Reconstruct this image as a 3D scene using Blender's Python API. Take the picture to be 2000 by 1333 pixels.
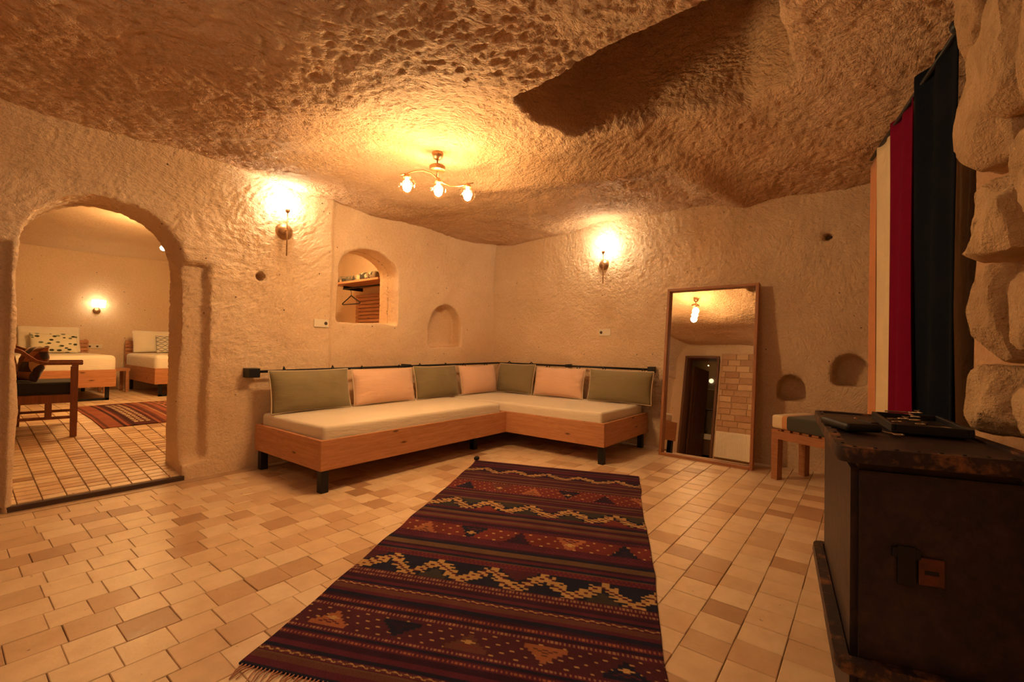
import bpy, bmesh, math, random
import numpy as np
from mathutils import Vector, Matrix
random.seed(7); rng = np.random.default_rng(7)
S = bpy.context.scene; COL = S.collection
for o in list(bpy.data.objects): bpy.data.objects.remove(o)

# ------------------------------------------------------------------ camera
F, YAW, PITCH, ROLL, HC = 889.7, .6654, .0133, .0165, 1.1
_fw = Vector((math.cos(YAW)*math.cos(PITCH), math.sin(YAW)*math.cos(PITCH), math.sin(PITCH)))
_r0 = Vector((math.sin(YAW), -math.cos(YAW), 0)); _u0 = _r0.cross(_fw)
_r = _r0*math.cos(ROLL)+_u0*math.sin(ROLL); _u = _u0*math.cos(ROLL)-_r0*math.sin(ROLL)
cd = bpy.data.cameras.new('camera'); cam = bpy.data.objects.new('camera', cd); COL.objects.link(cam)
cam.matrix_world = Matrix(((_r.x,_u.x,-_fw.x,0),(_r.y,_u.y,-_fw.y,0),(_r.z,_u.z,-_fw.z,HC),(0,0,0,1)))
cd.sensor_fit = 'HORIZONTAL'; cd.sensor_width = 36; cd.lens = 36*F/2000; cd.clip_start = .02
S.camera = cam
# ------------------------------------------------------------------ world, exposure
W = bpy.data.worlds.new('world'); S.world = W; W.use_nodes = True
W.node_tree.nodes['Background'].inputs[0].default_value = (.02,.03,.06,1)
W.node_tree.nodes['Background'].inputs[1].default_value = .3
S.view_settings.view_transform = 'Standard'; S.view_settings.look = 'None'
S.view_settings.gamma = 1; S.view_settings.use_curve_mapping = False
S.view_settings.exposure = 1.95
WARM = (1, .555, .175)
P_CEIL, P_SCONCE, P_FAR, P_FARSC, P_CLOSET, P_BATH = 9.0, 5.4, 80, 14, 13, .3
P_FILL = 9
Y_TOP_LAMP = (2.304, 2.544)

def raydir(x, y): return _fw + _r*((x-1000)/F) - _u*((y-666.5)/F)
def proj(p):
    v = Vector(p)-Vector((0,0,HC)); z = v.dot(_fw)
    if z < .05: return None
    return 1000+F*v.dot(_r)/z, 666.5-F*v.dot(_u)/z

# ------------------------------------------------------------------ node helpers
class NT:
    def __init__(s, name):
        s.m = bpy.data.materials.new(name); s.m.use_nodes = True
        s.t = s.m.node_tree; s.b = s.t.nodes['Principled BSDF']; s.out = s.t.nodes['Material Output']
    def n(s, ty, ins=None, **kw):
        nd = s.t.nodes.new('ShaderNode'+ty)
        for k, v in kw.items(): setattr(nd, k, v)
        for k, v in (ins or {}).items(): s.set(nd, k, v)
        return nd
    def set(s, nd, k, v):
        i = nd.inputs[k]
        if isinstance(v, bpy.types.NodeSocket): s.t.links.new(v, i)
        elif isinstance(v, bpy.types.Node): s.t.links.new(v.outputs[0], i)
        else:
            if hasattr(i.default_value, '__len__') and len(i.default_value) == 4 and len(v) == 3: v = (*v, 1)
            i.default_value = v
    def coord(s, kind='Object', scale=(1,1,1), rot=(0,0,0), loc=(0,0,0)):
        c = s.n('TexCoord'); return s.n('Mapping', {'Vector': c.outputs[kind], 'Scale': scale, 'Rotation': rot, 'Location': loc})
    def wpos(s, scale=(1,1,1), rot=(0,0,0)):
        c = s.n('NewGeometry'); return s.n('Mapping', {'Vector': c.outputs['Position'], 'Scale': scale, 'Rotation': rot})
    def noise(s, vec, scale, detail=3, rough=.55, dist=0):
        return s.n('TexNoise', {'Vector': vec, 'Scale': scale, 'Detail': detail, 'Roughness': rough, 'Distortion': dist}).outputs[0]
    def math(s, op, a, b=0., c=None):
        nd = s.n('Math', operation=op); s.set(nd, 0, a); s.set(nd, 1, b)
        if c is not None: s.set(nd, 2, c)
        return nd.outputs[0]
    def ramp(s, fac, stops, interp='LINEAR'):
        nd = s.n('ValToRGB', {'Fac': fac}); e = nd.color_ramp.elements; nd.color_ramp.interpolation = interp
        while len(e) < len(stops): e.new(.5)
        for el, (p, c) in zip(e, stops):
            el.position = p; el.color = (*c, 1) if len(c) == 3 else c
        return nd.outputs[0]
    def mix(s, fac, a, b, mode='MIX'):
        nd = s.n('Mix', data_type='RGBA', blend_type=mode)
        for k, v in ((0, fac), (6, a), (7, b)): s.set(nd, k, v)
        return nd.outputs[2]
    def bump(s, h, dist=.005, strength=1., normal=None):
        nd = s.n('Bump', {'Height': h, 'Distance': dist, 'Strength': strength})
        if normal is not None: s.set(nd, 'Normal', normal)
        return nd.outputs[0]
    def P(s, **kw):
        for k, v in kw.items():
            s.set(s.b, {'color':'Base Color','rough':'Roughness','metal':'Metallic','normal':'Normal','spec':'Specular IOR Level','sheen':'Sheen Weight','ecol':'Emission Color','estr':'Emission Strength','coat':'Coat Weight'}[k], v)
        return s.m

def mat_plain(name, col, rough=.5, metal=0, spec=.5, nscale=30, var=.12, bump=.0006, sheen=0):
    t = NT(name); p = t.coord()
    n = t.noise(p, nscale, 4); c2 = tuple(c*(1-var*2) for c in col)
    t.P(color=t.mix(n, c2, tuple(min(1, c*(1+var)) for c in col)), rough=rough, metal=metal, spec=spec, normal=t.bump(n, bump), sheen=sheen)
    return t.m

def mat_plaster(name, col, dark, chisel=.010, scale=1., rough=.62, pits=True, smooth_right=False):
    """carved tuff: short chisel strokes whose direction wanders"""
    t = NT(name)
    g = t.n('NewGeometry').outputs['Position']
    warp = t.n('TexNoise', {'Vector': g, 'Scale': .9, 'Detail': 1.5})
    w2 = t.n('TexNoise', {'Vector': g, 'Scale': 6., 'Detail': 2.})
    off = t.n('VectorMath', {0: warp.outputs['Color'], 1: (.9,.9,.9)}, operation='MULTIPLY')
    off2 = t.n('VectorMath', {0: w2.outputs['Color'], 1: (.10,.10,.10)}, operation='MULTIPLY')
    v = t.n('VectorMath', {0: g, 1: off.outputs[0]}, operation='ADD')
    v = t.n('VectorMath', {0: v.outputs[0], 1: off2.outputs[0]}, operation='ADD')
    m = t.n('Mapping', {'Vector': v.outputs[0], 'Scale': (1.0, 1.9, 2.0), 'Rotation': (.5,.35,.6)})
    a = t.noise(m, 22*scale, 4, .62)
    b = t.noise(g, 55*scale, 3, .6)
    c = t.noise(g, 7*scale, 2, .5)
    h = t.math('ADD', t.math('MULTIPLY', a, 1.0), t.math('ADD', t.math('MULTIPLY', b, .35), t.math('MULTIPLY', c, .5)))
    if smooth_right:      # the wall right of the fold is rubbed smoother
        x = t.n('SeparateXYZ', {0: g}).outputs[0]
        z = t.n('SeparateXYZ', {0: g}).outputs[2]
        f = t.n('MapRange', {'Value': x, 1: 1.9, 2: 2.7, 3: 1., 4: .33}).outputs[0]
        f2 = t.n('MapRange', {'Value': z, 1: .6, 2: 1.8, 3: .55, 4: 1.}).outputs[0]
        h = t.math('MULTIPLY', t.math('MULTIPLY', h, f), f2)
    nb = t.bump(h, chisel)
    lo = t.noise(g, 1.3, 3, .5)
    colr = t.mix(t.ramp(lo, [(.35,(0,0,0)),(.7,(1,1,1))]), dark, col)
    fine = t.ramp(b, [(.3,(.88,.86,.84)),(.6,(1,1,1))])
    colr = t.mix(1., colr, fine, 'MULTIPLY')
    if pits:
        vo = t.n('TexVoronoi', {'Vector': g, 'Scale': 7.})
        sp = t.math('ADD', vo.outputs['Distance'], t.math('MULTIPLY', b, .05))
        colr = t.mix(t.ramp(sp, [(.055,(1,1,1)),(.085,(0,0,0))]), colr, (.10,.045,.03))
    return t.P(color=colr, rough=rough, spec=.45, normal=nb)

def mat_wood(name, c1, c2, axis=0, scale=1., rough=.45, knots=True, spec=.4, thin=1):
    t = NT(name); sc = [9,9,9]; sc[axis] = .9
    p = t.coord(scale=tuple(x*scale for x in sc))
    n = t.noise(p, 3.4, 6, .68, 1.6)
    p2 = t.coord(scale=tuple(x*scale*(4 if i != axis else 1) for i, x in enumerate(sc)))
    f = t.math('ADD', t.math('MULTIPLY', n, .75), t.math('MULTIPLY', t.noise(p2, 1.5, 3, .5), .25))
    col = t.mix(t.ramp(f, [(.38,(0,0,0)),(.62,(1,1,1))]), c2, c1)
    if knots:
        sk = [5.5,5.5,5.5]; sk[axis] = 1.7; sk[thin] = 0.
        v = t.n('TexVoronoi', {'Vector': t.coord(scale=tuple(x*scale for x in sk)), 'Scale': 1.9})
        k = t.math('ADD', v.outputs['Distance'], t.math('MULTIPLY', n, .05))
        col = t.mix(t.ramp(k, [(.075,(1,1,1)),(.16,(0,0,0))]), col, tuple(c*.3 for c in c2))
    return t.P(color=col, rough=rough, spec=spec, normal=t.bump(f, .0012))

def mat_cloth(name, col, var=.1, rough=.9, weave=900, wr=.004, sheen=.2):
    t = NT(name); p = t.coord()
    n = t.noise(p, 5, 3); w = t.noise(p, weave, 2)
    wx = t.noise(t.coord(scale=(1,1,5)), 9, 2)
    c = t.mix(n, tuple(x*(1-var) for x in col), tuple(min(1,x*(1+var)) for x in col))
    b1 = t.bump(t.math('ADD', t.math('MULTIPLY', wx, 1.), t.math('MULTIPLY', n, 1.)), wr)
    return t.P(color=c, rough=rough, spec=.15 if sheen else .05, sheen=sheen, normal=t.bump(w, .0006, 1., b1))

def mat_emit(name, col, strength):
    t = NT(name); t.P(color=(1,.9,.7), ecol=(*col,1), estr=strength, rough=.3); return t.m

def mat_globe(name):
    t = NT(name)
    lw = t.n('LayerWeight', {'Blend': .25})
    tr = t.n('BsdfTransparent', {'Color': (1,.97,.92,1)}); gl = t.n('BsdfGlossy', {'Color': (1,.95,.85,1), 'Roughness': .03})
    f = t.math('MULTIPLY', t.math('POWER', lw.outputs['Facing'], 1.6), .95)
    mx = t.n('MixShader', {0: f, 1: tr, 2: gl}); t.t.links.new(mx.outputs[0], t.out.inputs[0]); return t.m

# ------------------------------------------------------------------ mesh helpers
def mesh_obj(name, verts, faces, mats, parent=None, smooth=False, loc=None, midx=None):
    me = bpy.data.meshes.new(name); me.from_pydata([tuple(v) for v in verts], [], [tuple(f) for f in faces]); 
    for m in (mats if isinstance(mats, (list, tuple)) else [mats]): me.materials.append(m)
    if smooth: me.polygons.foreach_set('use_smooth', [True]*len(me.polygons))
    if midx is not None: me.polygons.foreach_set('material_index', midx)
    me.update(); o = bpy.data.objects.new(name, me); COL.objects.link(o)
    if parent is not None: o.parent = parent
    if loc is not None: o.location = loc
    return o

class B:
    """bmesh collector"""
    def __init__(s): s.bm = bmesh.new()
    def _xf(s, vs, M):
        if M is not None: bmesh.ops.transform(s.bm, matrix=M, verts=vs)
    def box(s, x0, x1, y0, y1, z0, z1, bev=0., M=None, seg=2):
        r = bmesh.ops.create_cube(s.bm, size=1); vs = r['verts']
        bmesh.ops.scale(s.bm, vec=(x1-x0, y1-y0, z1-z0), verts=vs); bmesh.ops.translate(s.bm, vec=((x0+x1)/2,(y0+y1)/2,(z0+z1)/2), verts=vs)
        if bev > 0:
            es = list({e for v in vs for e in v.link_edges})
            rr = bmesh.ops.bevel(s.bm, geom=es, offset=bev, segments=seg, affect='EDGES', profile=.6); vs = list({v for f in rr['faces'] for v in f.verts} | {v for v in vs if v.is_valid})
        s._xf(vs, M); return s
    def cyl(s, p, q, r, r2=None, n=16, caps=True):
        p, q = Vector(p), Vector(q); d = q-p; L = d.length
        rr = bmesh.ops.create_cone(s.bm, cap_ends=caps, segments=n, radius1=r, radius2=r if r2 is None else r2, depth=L)
        M = Matrix.Translation((p+q)/2) @ d.to_track_quat('Z', 'Y').to_matrix().to_4x4()
        bmesh.ops.transform(s.bm, matrix=M, verts=rr['verts']); return s
    def sph(s, c, r, sc=(1,1,1), n=20, M=None):
        rr = bmesh.ops.create_uvsphere(s.bm, u_segments=n, v_segments=n//2+2, radius=r)
        bmesh.ops.scale(s.bm, vec=sc, verts=rr['verts']); bmesh.ops.translate(s.bm, vec=c, verts=rr['verts']); s._xf(rr['verts'], M); return s
    def lathe(s, prof, c=(0,0,0), n=28, M=None):
        rings = []
        for r, z in prof:
            rings.append([s.bm.verts.new((c[0]+r*math.cos(2*math.pi*k/n), c[1]+r*math.sin(2*math.pi*k/n), c[2]+z)) for k in range(n)])
        for a, b in zip(rings, rings[1:]):
            for k in range(n): s.bm.faces.new((a[k], a[(k+1)%n], b[(k+1)%n], b[k]))
        if prof[0][0] > 1e-4: s.bm.faces.new(rings[0][::-1])
        if prof[-1][0] > 1e-4: s.bm.faces.new(rings[-1])
        s._xf([v for r in rings for v in r], M); return s
    def tube(s, pts, r, n=10):
        pts = [Vector(p) for p in pts]; rings = []
        for i, p in enumerate(pts):
            d = (pts[min(i+1, len(pts)-1)]-pts[max(i-1, 0)]).normalized()
            a = d.orthogonal().normalized() if i == 0 else (pa - d*pa.dot(d)).normalized()
            pa = a; b = d.cross(a); rr = r[i] if isinstance(r, (list, tuple)) else r
            rings.append([s.bm.verts.new(p+(a*math.cos(2*math.pi*k/n)+b*math.sin(2*math.pi*k/n))*rr) for k in range(n)])
        for a, b in zip(rings, rings[1:]):
            for k in range(n): s.bm.faces.new((a[k], a[(k+1)%n], b[(k+1)%n], b[k]))
        s.bm.faces.new(rings[0][::-1]); s.bm.faces.new(rings[-1]); return s
    def prism(s, poly, d, M=None, bev=0):
        """polygon of 3D points extruded by vector d"""
        v0 = [s.bm.verts.new(p) for p in poly]; v1 = [s.bm.verts.new(Vector(p)+Vector(d)) for p in poly]
        n = len(poly); fs = [s.bm.faces.new(v0), s.bm.faces.new(v1[::-1])]
        for k in range(n): fs.append(s.bm.faces.new((v0[(k+1)%n], v0[k], v1[k], v1[(k+1)%n])))
        vs = v0+v1
        if bev:
            rr = bmesh.ops.bevel(s.bm, geom=list({e for f in fs for e in f.edges}), offset=bev, segments=2, affect='EDGES')
            vs = list({v for f in rr['faces'] for v in f.verts} | {v for v in vs if v.is_valid})
        s._xf(vs, M); return s
    def out(s, name, mat, parent=None, smooth=False, loc=None, angle=None):
        bmesh.ops.recalc_face_normals(s.bm, faces=s.bm.faces[:])
        me = bpy.data.meshes.new(name); s.bm.to_mesh(me); s.bm.free()
        for m in (mat if isinstance(mat, (list, tuple)) else [mat]): me.materials.append(m)
        if smooth or angle:
            me.polygons.foreach_set('use_smooth', [True]*len(me.polygons))
            if angle: me.set_sharp_from_angle(angle=angle)
        o = bpy.data.objects.new(name, me); COL.objects.link(o)
        if parent is not None: o.parent = parent
        if loc is not None: o.location = loc
        return o

def thing(name, label, cat, loc=(0,0,0), rz=0, group=None):
    o = bpy.data.objects.new(name, None); COL.objects.link(o); o.location = loc; o.rotation_euler = (0,0,rz)
    o.empty_display_size = .1
    return tag(o, label, cat, group)
def tag(o, label=None, cat=None, group=None, kind=None):
    for k, v in (('label',label),('category',cat),('group',group),('kind',kind)):
        if v: o[k] = v
    return o
def light(name, loc, power, parent=None, size=.03, col=WARM):
    l = bpy.data.lights.new(name, 'POINT'); l.energy = power; l.color = col; l.shadow_soft_size = size
    o = bpy.data.objects.new(name, l); COL.objects.link(o); o.location = loc
    if parent is not None: o.parent = parent
    return o

# numpy value noise
_tab = rng.random((64,64,64))*2-1
def vnoise(p, scale, oct=2):
    out = 0; amp = 1; tot = 0
    for k in range(oct):
        q = p*scale*(2**k)+17.3*k; i = np.floor(q).astype(int); f = q-i; f = f*f*(3-2*f); i &= 63; j = (i+1) & 63
        def g(a,b,c): return _tab[a,b,c]
        x0,y0,z0 = i.T; x1,y1,z1 = j.T; fx,fy,fz = f.T
        c00 = g(x0,y0,z0)*(1-fx)+g(x1,y0,z0)*fx; c10 = g(x0,y1,z0)*(1-fx)+g(x1,y1,z0)*fx
        c01 = g(x0,y0,z1)*(1-fx)+g(x1,y0,z1)*fx; c11 = g(x0,y1,z1)*(1-fx)+g(x1,y1,z1)*fx
        out = out+amp*((c00*(1-fy)+c10*fy)*(1-fz)+(c01*(1-fy)+c11*fy)*fz); tot += amp; amp *= .5
    return out/tot
def sstep(a, b, x):
    t = np.clip((x-a)/(b-a), 0, 1); return t*t*(3-2*t)

def strokes(p):
    """chisel marks: short ridges whose direction wanders, 0..1"""
    w = np.stack([vnoise(p+a, .8, 2) for a in (0, 21.3, 47.1)], 1)*.38+np.stack([vnoise(p+a, 5., 1) for a in (9, 31.3, 57.1)], 1)*.030
    q = p+w; c, s_ = math.cos(.7), math.sin(.7)
    u = q[:,0]*c+q[:,1]*s_; v = -q[:,0]*s_+q[:,1]*c; z = q[:,2]
    a = vnoise(np.stack([u*15, v*33+z*12, z*30-u*7], 1), 1., 2)
    b = vnoise(p+13, 34, 2)
    return 1-np.abs(a)*2.6+b*.45-.3
def carve(name, box, cuts, adds, voxel, mat, disp, smooth=4, keep=None, fine=None):
    """a rock mass: box plus adds minus cuts, voxel-remeshed so every edge is soft, then displaced"""
    b = B(); b.box(*box); base = b.out(name, mat)
    tmp = []
    for op, lst in (('UNION', adds), ('DIFFERENCE', cuts)):
        for c in lst:
            bb = B(); c(bb); co = bb.out('tmp', mat); tmp.append(co)
            m = base.modifiers.new('b', 'BOOLEAN'); m.operation = op; m.object = co; m.solver = 'EXACT'
    r = base.modifiers.new('r', 'REMESH'); r.mode = 'VOXEL'; r.voxel_size = voxel
    if smooth:
        sm = base.modifiers.new('s', 'SMOOTH'); sm.factor = .5; sm.iterations = smooth
    dg = bpy.context.evaluated_depsgraph_get(); dg.update()
    me = bpy.data.meshes.new_from_object(base.evaluated_get(dg))
    base.modifiers.clear(); old = base.data; base.data = me; bpy.data.meshes.remove(old)
    for c in tmp:
        d = c.data; bpy.data.objects.remove(c); bpy.data.meshes.remove(d)
    if keep is not None:        # drop the faces inside the rock, then refine the visible surface
        n = len(me.vertices); co = np.empty(n*3, 'f'); me.vertices.foreach_get('co', co); co = co.reshape(-1,3)
        nf = len(me.polygons); vi = np.empty(nf*4, 'i'); me.polygons.foreach_get('vertices', vi); vi = vi.reshape(-1,4)
        vi = vi[keep(co[vi].mean(1))]; used = np.unique(vi); mp = np.zeros(n, 'i'); mp[used] = np.arange(len(used))
        m2 = bpy.data.meshes.new(name); m2.from_pydata(co[used].tolist(), [], mp[vi].tolist()); m2.update()
        base.data = m2; bpy.data.meshes.remove(me)
        sb = base.modifiers.new('s', 'SUBSURF'); sb.levels = 1; sb.render_levels = 1; sb.boundary_smooth = 'PRESERVE_CORNERS'
        dg.update(); dg = bpy.context.evaluated_depsgraph_get(); me = bpy.data.meshes.new_from_object(base.evaluated_get(dg)); base.modifiers.clear(); base.data = me
    n = len(me.vertices); co = np.empty(n*3, 'f'); no = np.empty(n*3, 'f')
    me.vertices.foreach_get('co', co); me.vertex_normals.foreach_get('vector', no)
    co = co.reshape(-1,3).astype(float); no = no.reshape(-1,3).astype(float)
    p0 = co.copy(); co = disp(co, no)
    if fine is not None: co = co+no*(strokes(p0)*fine(p0))[:,None]
    me.vertices.foreach_set('co', co.astype('f').ravel())
    me.polygons.foreach_set('use_smooth', [True]*len(me.polygons)); me.update()
    me.materials.clear(); me.materials.append(mat)
    return base
def archcut(x0, x1, z0, zs, zt, y0, y1, axis='y', n=20):
    """opening profile: x0..x1, sill z0, spring zs, crown zt, cut between y0 and y1"""
    c = (x0+x1)/2; a = (x1-x0)/2
    pr = [(x0,z0),(x1,z0)]+[(c+a*math.cos(t), zs+(zt-zs)*math.sin(t)) for t in [math.pi*k/n for k in range(n+1)]]
    if axis == 'y': poly = [(p, y0, q) for p, q in pr]; d = (0, y1-y0, 0)
    else: poly = [(y0, p, q) for p, q in pr]; d = (y1-y0, 0, 0)
    return lambda b: b.prism(poly, d)

# ------------------------------------------------------------------ materials
WALLC, WALLD = (.84,.64,.45), (.76,.54,.35)
M_ceil = mat_plaster('carved_ceiling', (.80,.55,.36), (.68,.43,.26), .030, 1.1, .7, pits=False)
M_wl = mat_plaster('carved_wall_left', WALLC, WALLD, .017, 1.25, .6, smooth_right=True)
M_wb = mat_plaster('carved_wall_back', WALLC, WALLD, .015, 1.15, .58)
M_far = mat_plaster('plaster_far_room', (.82,.64,.44), (.78,.58,.40), .006, 1.1, .65)
M_rightwall = mat_plaster('carved_wall_right', (.6,.44,.3), (.5,.36,.25), .01)
M_pine = mat_wood('pine', (.60,.29,.145), (.45,.19,.085), 0)
M_piney = mat_wood('pine_y', (.60,.29,.145), (.45,.19,.085), 1, thin=0)
M_mirwood = mat_wood('mirror_wood', (.42,.18,.08), (.30,.115,.05), 2, knots=False)
M_mirwoodh = mat_wood('mirror_wood_h', (.42,.18,.08), (.30,.115,.05), 1, knots=False)
M_chair = mat_wood('teak', (.28,.10,.045), (.18,.06,.03), 2, knots=False)
M_benchw = mat_wood('bench_wood', (.42,.19,.09), (.30,.12,.055), 0, knots=False)
M_black = mat_plain('black_metal', (.012,.013,.018), .45, .3)
M_brass = mat_plain('antique_brass', (.42,.24,.12), .38, .85, var=.2)
M_mattress = mat_cloth('mattress_cover', (.80,.72,.60), .05)
M_green = mat_cloth('olive_linen', (.25,.205,.115), .08)
M_peach = mat_cloth('peach_linen', (.80,.53,.39), .06)
M_pipe = mat_cloth('piping', (.75,.62,.45), .05)
M_white = mat_cloth('white_bedding', (.86,.80,.68), .04, weave=600)
M_darkcloth = mat_cloth('charcoal_cushion', (.035,.035,.035), .1)
M_plastic = mat_plain('ivory_plastic', (.78,.70,.56), .35, var=.03, bump=.0001)
M_slot = mat_plain('socket_dark', (.08,.05,.03), .6)
M_bulb = mat_emit('bulb_glow', (1,.80,.50), 45)
M_bulbfar = mat_emit('bulb_glow_far', (1,.80,.50), 30)
M_globe = mat_globe('clear_globe')

def mat_tile(name, src):
    t = NT(name)
    if src == 'object': rnd = t.n('ObjectInfo').outputs['Random']
    else: rnd = t.n('Attribute', attribute_name='rnd').outputs['Fac']
    g = t.n('NewGeometry').outputs['Position']
    n = t.noise(g, 9, 4, .6); n2 = t.noise(g, 60, 3)
    c = t.ramp(rnd, [(0,(.46,.28,.17)),(.08,(.56,.36,.22)),(.2,(.68,.48,.31)),(.55,(.76,.57,.38)),(1,(.82,.65,.46))])
    c = t.mix(1., c, t.ramp(n, [(.3,(.86,.82,.78)),(.62,(1,1,1))]), 'MULTIPLY')
    pit = t.noise(g, 28, 2)
    c = t.mix(t.ramp(pit, [(.72,(0,0,0)),(.78,(1,1,1))]), c, (.30,.17,.10))
    return t.P(color=c, rough=t.ramp(n, [(.3,(.30,)*3),(.7,(.48,)*3)]), spec=.5, normal=t.bump(t.math('ADD', n, t.math('MULTIPLY', n2, .3)), .002))
M_tile = mat_tile('travertine_tile', 'object'); M_tileA = mat_tile('travertine_tile_joined', 'attr')
M_joint = mat_plain('mortar_joint', (.20,.11,.06), .9, nscale=60)

# ------------------------------------------------------------------ structure
def disp_left(co, no):
    x, y, z = co.T.copy()
    front = y < 4.62
    co += no*(vnoise(co, 1.6, 2)*.028+vnoise(co+5, 6, 2)*.010)[:,None]*front[:,None]
    roll = .34*np.clip((z-2.12)/.5, 0, 1)**2*(1-sstep(1.35, 2.1, x))+.06*np.clip((z-2.3)/.4, 0, 1)**2*sstep(-.3,.2,x)
    ledge = .035*(1-sstep(.28,.31,x))*(1-sstep(1.70,1.73,z))
    fold = .03*sstep(2.46, 2.52, x)
    co[:,1] += (-roll+ledge*1.5+fold)*front*(y < 4.5)
    return co
wl = carve('wall_left', (-1.35,5.4,4.28,4.70,-.12,2.85),
    [archcut(.335,1.24,-.3,1.69,2.12,4.0,5.0),
     archcut(2.56,3.34,1.325,1.90,2.14,4.0,5.0),
     archcut(3.838,4.381,1.088,1.37,1.625,4.0,4.46),
     lambda b: b.box(1.20,1.405,4.0,4.37,.13,1.745),
     lambda b: b.cyl((1.807,4.1,1.691),(1.807,4.46,1.691),.040)],
    [lambda b: b.cyl((1.262,4.385,-.1),(1.262,4.385,1.75),.098, n=24),
     lambda b: b.box(1.12,1.30,4.27,4.66,-.1,.10),
     lambda b: b.box(.26,.36,4.26,4.45,-.1,.05),
     lambda b: b.box(2.555,2.62,4.5,4.70,1.3,2.1)], .020, M_wl, disp_left, keep=lambda c: (c[:,1] < 4.66) & (c[:,2] > -.1),
    fine=lambda p: (.0055*(1-sstep(1.9,2.6,p[:,0]))+.0012)*sstep(.2,1.6,p[:,2])+.0010)
tag(wl, 'carved tuff wall with arched doorway and small arched openings', 'wall', kind='structure')
# arch passage cut again is not needed: the column narrows it as in the carved jamb

def disp_back(co, no):
    x, y, z = co.T.copy(); f = x < 5.4
    co += no*(vnoise(co, 1.7, 2)*.03+vnoise(co+9, 6, 2)*.008)[:,None]*f[:,None]
    co[:,0] -= .085*np.exp(-((y-1.3)**2/.5+(z-1.9)**2/.5))*f
    co[:,0] -= .10*np.clip((z-2.1)/.6, 0, 1)**2*f*sstep(3.9,3.3,y)
    return co
wb = carve('wall_back', (5.05,5.6,-.8,4.7,-.12,2.95),
    [archcut(.47,.70,.64,.74,.88,4.8,5.30,'x'), archcut(.005,.268,.80,.95,1.09,4.8,5.3,'x'),
     lambda b: b.cyl((4.8,.304,2.163),(5.25,.304,2.163),.046)], [], .022, M_wb, disp_back, keep=lambda c: (c[:,0] < 5.5) & (c[:,2] > -.1), fine=lambda p: .0020+.0042*sstep(.9,2.2,p[:,2]))
tag(wb, 'carved tuff wall behind the mirror with two small niches', 'wall', kind='structure')

def disp_ceil(co, no):
    x, y, z = co.T.copy(); low = sstep(3.3, 2.7, z)
    p = co.copy(); p[:,2] = 0
    dz = vnoise(p, .55, 2)*.06+vnoise(p+31, 1.5, 2)*.05
    dz += .32*np.exp(-((x-2.9)**2/1.1+(y-.8)**2/.9))*sstep(5.1,3.9,x)
    dz += .10*sstep(4.1,5.0,x)*np.exp(-((y-2.1)**2)/1.2)
    dz += -.06*np.exp(-(((x-3.5)+(y-2.0)*.5)**2)/.03)*sstep(1.2,1.7,y)*sstep(3.3,2.6,y)
    dz -= .08*np.exp(-((x-1.2)**2+(y-2.6)**2)/.5)
    dz -= .05*np.exp(-((y-1.25+(x-3.9)*.25)**2)/.02)*sstep(3.5,3.8,x)
    r2 = (x-2.304)**2+(y-2.544)**2; wl_ = np.exp(-r2/.22); dz = dz*(1-wl_)+.07*np.exp(-((np.sqrt(r2)-.6)**2)/.14)-.005
    co[:,2] += dz*low
    co += no*(vnoise(co+3, 5, 3)*.018)[:,None]*(z < 4.2)[:,None]
    return co
cl = carve('ceiling', (-1.35,5.5,-2.0,4.75,2.54,4.3),
    [lambda b: b.prism([(2.17,.34,2.0),(2.17,1.74,2.0),(2.55,1.82,2.0),(2.98,1.74,2.0),(3.27,1.27,2.0),(3.44,.66,2.0),(3.28,.36,2.0)], (0,0,2.05))], [], .025, M_ceil, disp_ceil, smooth=3, keep=lambda c: (c[:,2] < 4.2) & (c[:,0] > -1.3) & (c[:,0] < 5.45) & (c[:,1] > -1.95) & (c[:,1] < 4.7),
    fine=lambda p: .0088*(1-.75*np.exp(-((p[:,0]-2.6)**2+(p[:,1]-2.9)**2)/.9)))
tag(cl, 'rough chiselled rock ceiling with a deep shaft', 'ceiling', kind='structure')

def disp_gen(a=.02, s=1.2, b=.006):
    def f(co, no): return co+no*(vnoise(co, s, 2)*a+vnoise(co+9, 6, 2)*b)[:,None]
    return f
w = carve('wall_right', (2.3,5.5,-.95,-.42,-.12,2.9), [], [], .05, M_rightwall, disp_gen()); tag(w, 'rock wall behind the hanging cloths', 'wall', kind='structure')
w = carve('wall_rear', (-1.35,2.6,-2.1,-1.7,-.12,2.9), [], [], .06, M_wb, disp_gen()); tag(w, 'plain rock wall behind the viewpoint', 'wall', kind='structure')
w = carve('wall_front', (-1.4,-1.0,-2.0,4.6,-.12,2.9), [lambda b: b.box(-2,0,3.28,4.06,-.3,2.26)], [], .04, M_wb, disp_gen(.015)); tag(w, 'rock wall with a dark doorway seen in the mirror', 'wall', kind='structure')
# far room and closet
w = carve('wall_far', (-2.2,3.9,9.8,10.1,-.1,2.9), [], [], .05, M_far, disp_gen(.03,.8)); tag(w, 'smooth plaster end wall of the bedroom', 'wall', kind='structure')
w = carve('wall_far_left', (-2.3,-2.0,4.5,10.0,-.1,2.9), [], [], .08, M_far, disp_gen()); tag(w, 'side wall of the bedroom', 'wall', kind='structure')
w = carve('wall_far_right', (3.6,3.9,6.5,10.0,-.1,2.9), [], [], .08, M_far, disp_gen()); tag(w, 'right side wall of the bedroom', 'wall', kind='structure')
def disp_fc(co, no):
    p = co.copy(); p[:,2] = 0
    co[:,2] += vnoise(p, .6, 2)*.07-.10*sstep(9.0,9.75,co[:,1]); return co+no*(vnoise(co, 6, 2)*.006)[:,None]
w = carve('ceiling_far', (-2.2,3.9,4.6,10.1,2.62,2.9), [], [], .05, M_far, disp_fc); tag(w, 'carved ceiling of the bedroom', 'ceiling', kind='structure')
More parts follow.
